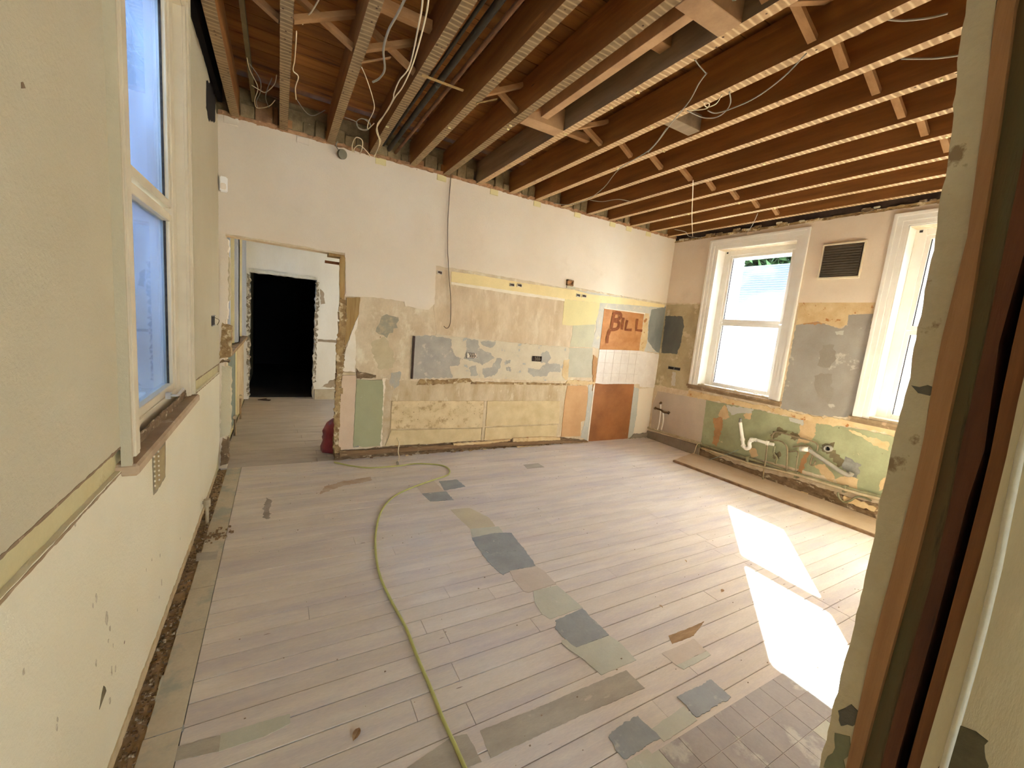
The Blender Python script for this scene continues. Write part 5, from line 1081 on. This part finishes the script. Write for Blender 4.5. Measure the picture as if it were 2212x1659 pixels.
# black strips standing in for the dark gap above the left wall
bx('gap_shade_strip', (-.0, -4.2, ZJ + .08), (.03, -.01, ZJ + .22), BLACKG, ceiling)
bx('gap_shade_fill', (-.34, -8.1, 3.101), (-.02, 6.0, 3.33), BLACKG, wall_left)
bx('light_batten', (.235, -3.8, ZJ + .15), (.262, -.02, ZJ + .19), surf('khaki_conduit', (120, 104, 66), (100, 86, 54), sc=6), ceiling)
# herringbone struts in two rows
def bar(name, a, b, w, mat, parent, lab=None):
    a, b = Vector(a), Vector(b); d = b - a; L = d.length; d.normalize(); s = Vector((0, 1, 0)); u = d.cross(s).normalized()
    bm = bmesh.new(); vs = []
    for p in (a, b):
        for (ds, du) in ((-1, -1), (1, -1), (1, 1), (-1, 1)): vs.append(bm.verts.new(p + s * ds * w[0] / 2 + u * du * w[1] / 2))
    for f_ in ((0, 1, 2, 3), (4, 7, 6, 5), (0, 4, 5, 1), (1, 5, 6, 2), (2, 6, 7, 3), (3, 7, 4, 0)): bm.faces.new([vs[i] for i in f_])
    return finish(name, bm, mat, parent, label=lab)
for i in range(len(JX) - 1):
    xa, xb = JX[i] + JW / 2, JX[i + 1] - JW / 2
    for ry in (-1.60, -3.17):
        if ry < -3 and 1 < i < 4: continue
        if i == 3 and ry > -2: continue
        o_ = random.uniform(-.01, .01)
        bar('herringbone_strut', (xa, ry + o_, ZJ + .035), (xb, ry + o_, ZJ + JH - .035), (.04, .028), STRUT, ceiling)
        bar('herringbone_strut', (xa, ry + o_ + .045, ZJ + JH - .035), (xb, ry + o_ + .045, ZJ + .035), (.04, .028), STRUT, ceiling)
# solid blocks and trimmers
bx('solid_block', (1.992, -1.62, ZJ - .004), (2.312, -1.50, ZJ + .15), BLOCKW, ceiling, bev=.003, label='pale solid block between joists')
bx('solid_block', (2.79, -2.24, ZJ + .01), (3.07, -2.14, ZJ + .12), JGREY, ceiling, bev=.003, label='grey dusty block between joists')
bx('solid_block', (1.992, -3.02, ZJ - .004), (2.312, -2.90, ZJ + .19), BLOCKW, ceiling, bev=.003, label='pale solid block near the camera')
bx('trimmer', (2.10, -2.90, ZJ + .03), (2.16, -1.62, ZJ + .16), BLOCKW, ceiling, bev=.002, label='light trimmer between two solid blocks')
bx('trimmer', (1.99, -2.60, ZJ + .10), (2.31, -2.52, ZJ + .2), STRUT, ceiling, bev=.002)
for (xa, xb, yy) in ((.50, .82, -2.05), (.15, .44, -2.3), (.88, 1.18, -1.9), (2.38, 2.72, -1.42)):
    bx('noggin', (xa, yy, ZJ + .10), (xb, yy + .05, ZJ + .15), STRUT, ceiling, bev=.002)
# loose laths still nailed up
for k, mm in (('lath1', WOODY), ('lath2', WOODY), ('lath3', STRUT)):
    a, b = D[k]; bar('lath_remnant', a, b, (.018, .006), mm, ceiling)
for k in range(22):
    i = random.randrange(3, 14); yy = random.uniform(-3.4, -.3)
    bm = bmesh.new(); lump(bm, (JX[i] + random.uniform(-.02, .02), yy, ZJ - .004), (.03, .012, .012)); finish('plaster_key', bm, YELP, ceiling)
# rubble filled ends between the joists on top of the back wall
bx('wall_top', (-.1, .02, H), (W, .15, H + .26), RUB, ceiling)
for i in range(len(JX)):
    xa = JX[i] + JW / 2 + .004; xb = (JX[i + 1] - JW / 2 - .004) if i + 1 < len(JX) else W
    n_ = 3; xx = xa
    while xx < xb - .02:
        ww = min(random.uniform(.07, .14), xb - xx); hh = random.uniform(.06, .17)
        bm = bmesh.new(); box(bm, (xx, -.02 + random.uniform(-.01, .02), H + .03), (xx + ww - .006, .03, H + .03 + hh)); bmesh.ops.bevel(bm, geom=list(bm.edges), offset=.006, segments=1, affect='EDGES')
        finish('brick', bm, RUB if random.random() < .93 else BRICK, wall_back); xx += ww
for (x, mm) in ((1.14, BRICK), (1.56, BRICK), (.50, STRUT), (.80, STRUT), (1.90, JSIDE)):
    bx('brick', (x, -.03, H + .035), (x + .035, .02, H + .10), mm, wall_back)
# pipes in the third bay
tube('service_pipe', [(1.40, -4.2, H + .10), (1.385, -2.5, H + .10), (1.365, -.02, H + .10)], .021, IRON, seg=12, label='black iron pipe running between the joists, the thicker of the pair', cat='pipe')
tube('service_pipe', [(1.475, -4.2, H + .085), (1.455, -2.5, H + .085), (1.43, -.02, H + .085)], .014, RUST, seg=12, label='thin rusty pipe running between the joists beside the black one', cat='pipe')
tube('service_pipe', [(1.335, -4.2, H + .12), (1.33, -2.5, H + .12), (1.31, -.02, H + .12)], .011, IRON, seg=10, label='thin dark pipe on the left of the black iron pipe between the joists', cat='pipe')
# cables
def wire(key, r, mat, label): return tube('cable', D[key], r * .78, mat, seg=6, sub=5, label=label, cat='cable')
for key, r, mm, lab in (
    ('w_white1', .0055, WIREW, 'left of the two long white cables hanging below the joists'), ('w_white2', .0055, WIREW, 'right of the two long white cables hanging below the joists'),
    ('w_grey', .008, WIREG, 'thick grey cable end hanging left of the two long white cables'), ('w_c2', .004, WIREW, 'short white cable hanging from the strut to the coil'),
    ('w_coil1', .004, WIREG, 'tangled grey coil of cable at the head of the back wall'), ('w_coil2', .005, WIREW, 'looped pale cable resting on the wall edge beside the round cover'),
    ('w_l1', .004, WIREW, 'longest looping pale wire in the second joist bay from the left wall'), ('w_l2', .004, WIREG, 'inner looping grey wire in the second joist bay from the left wall'),
    ('w_l3', .004, WIREW, 'pale wire slung across the loops in the second joist bay'), ('w_l4', .004, WIREG, 'short hanging wire beside the loops in the second joist bay'),
    ('w_top1', .005, WIREW, 'kinked white wire at the top edge above the second joist'), ('w_top2', .005, WIREW, 'wavy white wire running down beside the second joist'),
    ('w_top3', .004, WIREG, 'slack grey wire between the second and third joists near the wall'), ('w_long', .005, WIREG, 'grey wire dropping past the dusty grey block'),
    ('w_long2', .005, WIREG, 'long grey wire crossing under the joists to the back wall'), ('w_mid', .005, WIREG, 'slack pale wire running up beside the looped cable under the joists'),
    ('w_mid2', .005, WIREG, 'larger loop of grey cable in the middle of the joists'), ('w_mid3', .004, WIREW, 'smaller knotted loop in the middle of the joists'),
    ('w_r1', .006, WIREG, 'upper slack grey cable beside the near stud'), ('w_r2', .006, WIREG, 'lower slack grey cable beside the near stud'),
    ('w_r3', .006, surf('green_grey_wire', (150, 158, 130), None, bump=0, fleck=0), 'green grey cable end at the top edge above the pale block'), ('w_s1', .004, WIREG, 'short stub of grey wire under a middle joist'),
    ('w_hang', .005, WIREW, 'white wire hanging straight down near the far right corner'), ('w_hang2', .004, WIREG, 'thin grey wire drooping over the head of the first window'),
    ('w_hang3', .004, WIREG, 'thin wire trailing along the top of the window wall in the corner'), ('w_m5', .004, WIREG, 'thin wire sagging under a joist near the middle of the back wall')):
    wire(key, r, mm, lab)
q = D['w_drop'] + D['w_drop2']
tube('cable', [(a, -.035, c) for a, b, c in q], .0042, WIRED, seg=6, sub=3, label='dark wire hanging down the back wall and curling at its end', cat='cable')
dx = D['disc'][0]; t = empty('junction_cover', label='round dark junction cover hanging at the top of the back wall', cat='junction box')
bm = bmesh.new(); cyl(bm, (dx[0], dx[1] + .10, 2.96), (dx[0] + .012, dx[1] + .075, 2.955), .042, 22); finish('disc', bm, surf('khaki_plastic', (110, 100, 74), None, rough=.5, bump=0), t)
tube('lead', [(dx[0] - .02, dx[1] + .11, 2.99), (dx[0] - .045, dx[1] + .12, 3.03), (dx[0] - .03, dx[1] + .13, 3.07)], .005, WIREG, t, seg=6)

# ------------------------------------------------------------------ things on the floor
tube('hose', [(a, b, .008) for a, b in D['cable'][2:]], .0075, HOSE, seg=8, sub=6, label='long thin lime green hose snaking across the floor boards', cat='hose')
pw = D['cord']; t = empty('flex', label='short white flex coming out of the back wall onto the floor', cat='cable')
tube('flex_lead', [(1.60, -.02, .21), (1.62, -.05, .16), (1.60, -.10, .08), (1.60, -.16, .03), (1.56, -.26, .008)], .006, WIREW, t, seg=6)
bm = bmesh.new(); cyl(bm, (1.56, -.25, .012), (1.55, -.30, .012), .014, 8); finish('flex_end', bm, WIREG, t)
bm = bmesh.new()
cx, cy = 1.03 - .28, -3.16
def leaf(x, y, s, a, lab):
    bm = bmesh.new(); V = []
    for i in range(5):
        for j in range(3):
            u_, v_ = i / 4 - .5, j / 2 - .5; wv = (1 - (2 * u_) ** 2) * .9 + .1
            px_, py_ = u_ * s * 1.6, v_ * s * wv
            V.append(bm.verts.new((x + px_ * math.cos(a) - py_ * math.sin(a), y + px_ * math.sin(a) + py_ * math.cos(a), .004 + s * .35 * abs(v_) + s * .2 * math.sin(u_ * 3 + 1))))
    for i in range(4):
        for j in range(2): bm.faces.new([V[i * 3 + j], V[(i + 1) * 3 + j], V[(i + 1) * 3 + j + 1], V[i * 3 + j + 1]])
    bmesh.ops.solidify(bm, geom=list(bm.faces), thickness=.0008)
    finish('dry_leaf', bm, surf('dry_leaf', (206, 176, 132), (170, 134, 92), sc=40), label=lab, cat='leaf')
lx, ly = D['leaf'][0]
leaf(lx, ly, .028, .9, 'curled dry leaf on the boards left of the hose end'); 
for (x, y, s, a, lab) in ((2.93, -3.05, .02, .3, 'small brown leaf beside the near sun patch'), (3.0, -2.72, .014, 1.3, 'tiny brown leaf left of the far sun patch'), (2.42, -3.0, .014, 2.0, 'tiny brown leaf above the torn board')):
    leaf(x, y, s, a, lab)

# ------------------------------------------------------------------ front wall: cut stud partition at the right of the camera
ZG = [0.0, .3, .45, .6, .75, .9, 1.0, 1.1, 1.2, 1.3, 1.4, 1.5, 1.6, 1.7, 1.8, 1.9, 2.0, 2.1, 2.2, 2.3, 2.5, 2.75, 3.04]
def bnd(key):
    p = sorted(D[key], key=lambda q: q[1])
    def g(z):
        if z <= p[0][1]: return p[0][0]
        if z >= p[-1][1]: return p[-1][0]
        for a, b in zip(p, p[1:]):
            if a[1] <= z <= b[1]: return a[0] + (b[0] - a[0]) * (z - a[1]) / max(b[1] - a[1], 1e-5)
    return g
# general front wall carrying on behind the cut end (not touching the cut face)
wf = bx('wall_front', (1.78, -4.30, 0), (W, -4.10, H + .2), HALL, kind='structure')
def strip(ka, kb, n0, n1, mat, name, lab=None, ragg=0.0):
    A = bnd(ka); Bn = bnd(kb) if isinstance(kb, str) else (lambda z: kb)
    zz = []
    for a, b in zip(ZG, ZG[1:]):
        k = max(1, int((b - a) / .02)) if ragg else max(1, int((b - a) / .1))
        zz += [a + (b - a) * j / k for j in range(k)]
    zz.append(ZG[-1])
    L_ = [(A(z) + (ragg * noise.noise(Vector((z * 17, 1.3, 0))) + ragg * .7 * noise.noise(Vector((z * 60, 5.3, 0)))), z) for z in zz]
    R_ = [(Bn(z) + (ragg * .6 * noise.noise(Vector((z * 21, 7.3, 0))) if ragg else 0), z) for z in zz]
    bm = bmesh.new(); f = PL['J']; rows = []
    for l, r in zip(L_, R_):
        rows.append([bm.verts.new(f(l[0], l[1], n1)), bm.verts.new(f(r[0], r[1], n1)), bm.verts.new(f(r[0], r[1], n0)), bm.verts.new(f(l[0], l[1], n0))])
    for a, b in zip(rows, rows[1:]):
        for k in range(4): bm.faces.new([a[k], a[(k + 1) % 4], b[(k + 1) % 4], b[k]])
    bm.faces.new(rows[0]); bm.faces.new(rows[-1][::-1])
    return finish(name, bm, mat, wf, label=lab)
strip('b0', 'b1', -.17, .0, PLJ, 'plaster_edge', 'ragged beige plaster edge', .0035)
strip('b1', 'b2', -.17, .003, WOODO, 'stud', 'orange brown stud')
strip('b2', 'b3', -.17, -.014, GREENJ, 'plaster_strip', 'dark green and brown plaster strip', .0)
strip('b3', 'b4', -.17, -.010, surf('dark_red_brown_wood', (104, 62, 36), (78, 46, 28), (60, 36, 24), sc=4, st=(6, 6, .4), s3=4, fleck=.1), 'stud', 'dark brown board')
strip('b4', 'b5', -.17, -.10, BLACKG, 'deep_gap', 'black gap')
strip('b5', 'b6', -.17, .002, WOODB, 'stud', 'second brown stud')
LIN = surf('cream_lining_board', (208, 194, 158), (196, 180, 144), (176, 152, 112), sc=4, st=(3, 3, .6), s3=5, t3=(.66, .74), fleck=.05, rough=.6)
strip('b6', -4.62, -.17, .008, LIN, 'lining_board', 'cream painted lining board')
strip_pts = D['b7']; g7 = bnd('b7')
tube('bead_moulding', [(1.592, g7(z), z) for z in (0, .5, .8, 1.0, 1.2, 1.4, 1.6, 2.0, 2.5, 3.0)], .006, surf('bead_highlight', (216, 206, 178), None), wf, sub=2)  # paler bead carries the moulding's highlight in its colour
patch('scar', 'J', D['scar'], .0095, surf('green_scar', (104, 94, 66), (84, 74, 50), (150, 112, 66), sc=20, s3=18, fleck=.15), wf, .004, .01, label='torn green brown scar in the lining')
patch('chip', 'J', D['jchip1'], .0015, surf('grey_chip', (104, 98, 82), (86, 80, 66), sc=14), wf, .006, .01); patch('chip', 'J', D['jchip2'], .0015, surf('grey_chip', (104, 98, 82)), wf, .006, .01)
patch('chip', 'J', D['jchip3'], .0015, surf('green_chip', (128, 126, 92), (116, 112, 82), sc=14), wf, .006, .015, label='sage green patch near the foot')
# hall behind the camera, with an unseen window opening added to let in light
bm = bmesh.new(); prism(bm, 'B', [[(-.3, 0), (3.2, 0), (3.2, 3.3), (-.3, 3.3)], [(1.0, .9), (2.2, .9), (2.2, 2.4), (1.0, 2.4)]], 8.0, 8.1)
finish('wall_hall', bm, HALL, kind='structure'); bx('wall_hall_side', (3.0, -8.0, 0), (3.2, -4.30, 3.3), HALL, kind='structure'); bx('hall_ceiling', (-.3, -8.1, 3.3), (3.2, -4.2, 3.4), HALL, kind='structure')

# ------------------------------------------------------------------ outside
bx('ground', (-30, -30, -.6), (40, 40, -.5), GROUND, kind='structure')
bx('garden_wall', (7.9, -8.0, -.5), (8.15, 7.0, 2.05), OUTW, label='white rendered yard wall outside the windows', cat='wall')
# corrugated roof sheets leaning up behind the wall
POLY = bpy.data.materials.new('clear_corrugated_plastic'); POLY.use_nodes = True
n = POLY.node_tree; b = n.nodes['Principled BSDF']; b.inputs['Base Color'].default_value = lin((44, 50, 60)); b.inputs['Roughness'].default_value = .3
tl = n.nodes.new('ShaderNodeBsdfTranslucent'); tl.inputs[0].default_value = lin((36, 42, 54)); ms = n.nodes.new('ShaderNodeMixShader'); ms.inputs[0].default_value = .5
pn = n.nodes.new('ShaderNodeTexNoise'); pn.inputs['Scale'].default_value = 1.6; pn.inputs['Detail'].default_value = 8; pg = n.nodes.new('ShaderNodeNewGeometry'); n.links.new(pg.outputs['Position'], pn.inputs['Vector'])
pr = n.nodes.new('ShaderNodeMapRange'); pr.inputs[1].default_value = .46; pr.inputs[2].default_value = .62; n.links.new(pn.outputs[0], pr.inputs[0])
pm = n.nodes.new('ShaderNodeMix'); pm.data_type = 'RGBA'; n.links.new(pr.outputs[0], pm.inputs[0]); pm.inputs[6].default_value = lin((48, 53, 60)); pm.inputs[7].default_value = lin((84, 88, 94))
n.links.new(pm.outputs[2], b.inputs['Base Color']); n.links.new(pm.outputs[2], tl.inputs[0])
n.links.new(b.outputs[0], ms.inputs[1]); n.links.new(tl.outputs[0], ms.inputs[2]); n.links.new(ms.outputs[0], n.nodes['Material Output'].inputs[0])
t = empty('corrugated_roof', label='sloping corrugated plastic roof beyond the yard wall', cat='roof')
for s in range(5):
    bm = bmesh.new(); prev = None; y0 = -7 + s * 2.6; N = 96
    for i in range(N + 1):
        u_ = i / N; x_ = 7.3 + u_ * .75; z_ = 1.98 + u_ * 1.06 ; off = .018 * math.sin(i * 2 * math.pi / 4)
        a = bm.verts.new((x_ - off * .8, y0, z_ + off * .6)); c_ = bm.verts.new((x_ - off * .8, y0 + 2.58, z_ + off * .6))
        if prev: bm.faces.new([prev[0], a, c_, prev[1]])
        prev = (a, c_)
    finish('corrugated_sheet', bm, POLY, t, smooth=True)
bx('eaves_beam', (7.26, -7, 1.92), (7.32, 6, 1.99), BARK, t); bx('post', (7.26, .55, -.5), (7.34, .63, 1.95), BARK, t)
# tree
t = empty('tree', label='leafy green tree standing behind the corrugated roof', cat='tree')
tube('trunk', [(13.5, 3.5, -.5), (13.4, 3.5, 1.5), (13.6, 3.4, 3.0), (13.3, 3.6, 5)], .22, BARK, t)
bm = bmesh.new()
for k in range(24000):
    a = random.uniform(0, 2 * math.pi); r_ = random.random() ** .5
    c_ = Vector((13.6 + math.cos(a) * r_ * 1.8, 2.2 + math.sin(a) * r_ * 7.5, 4.0 + random.uniform(-1, 1) * 1.9 * (1.15 - r_ ** 2 * .5) + .4 * noise.noise(Vector((math.sin(a) * 5, r_ * 4, 0)))))
    d1 = Vector((random.uniform(-1, 1), random.uniform(-1, 1), random.uniform(-1, 1))).normalized(); d2 = d1.orthogonal().normalized(); s = random.uniform(.12, .24)
    q = [bm.verts.new(c_ + d1 * s), bm.verts.new(c_ + d2 * s * .5), bm.verts.new(c_ - d1 * s), bm.verts.new(c_ - d2 * s * .5)]
    bm.faces.new(q)
finish('crown', bm, TREEM, t)
# neighbouring wall outside the left window
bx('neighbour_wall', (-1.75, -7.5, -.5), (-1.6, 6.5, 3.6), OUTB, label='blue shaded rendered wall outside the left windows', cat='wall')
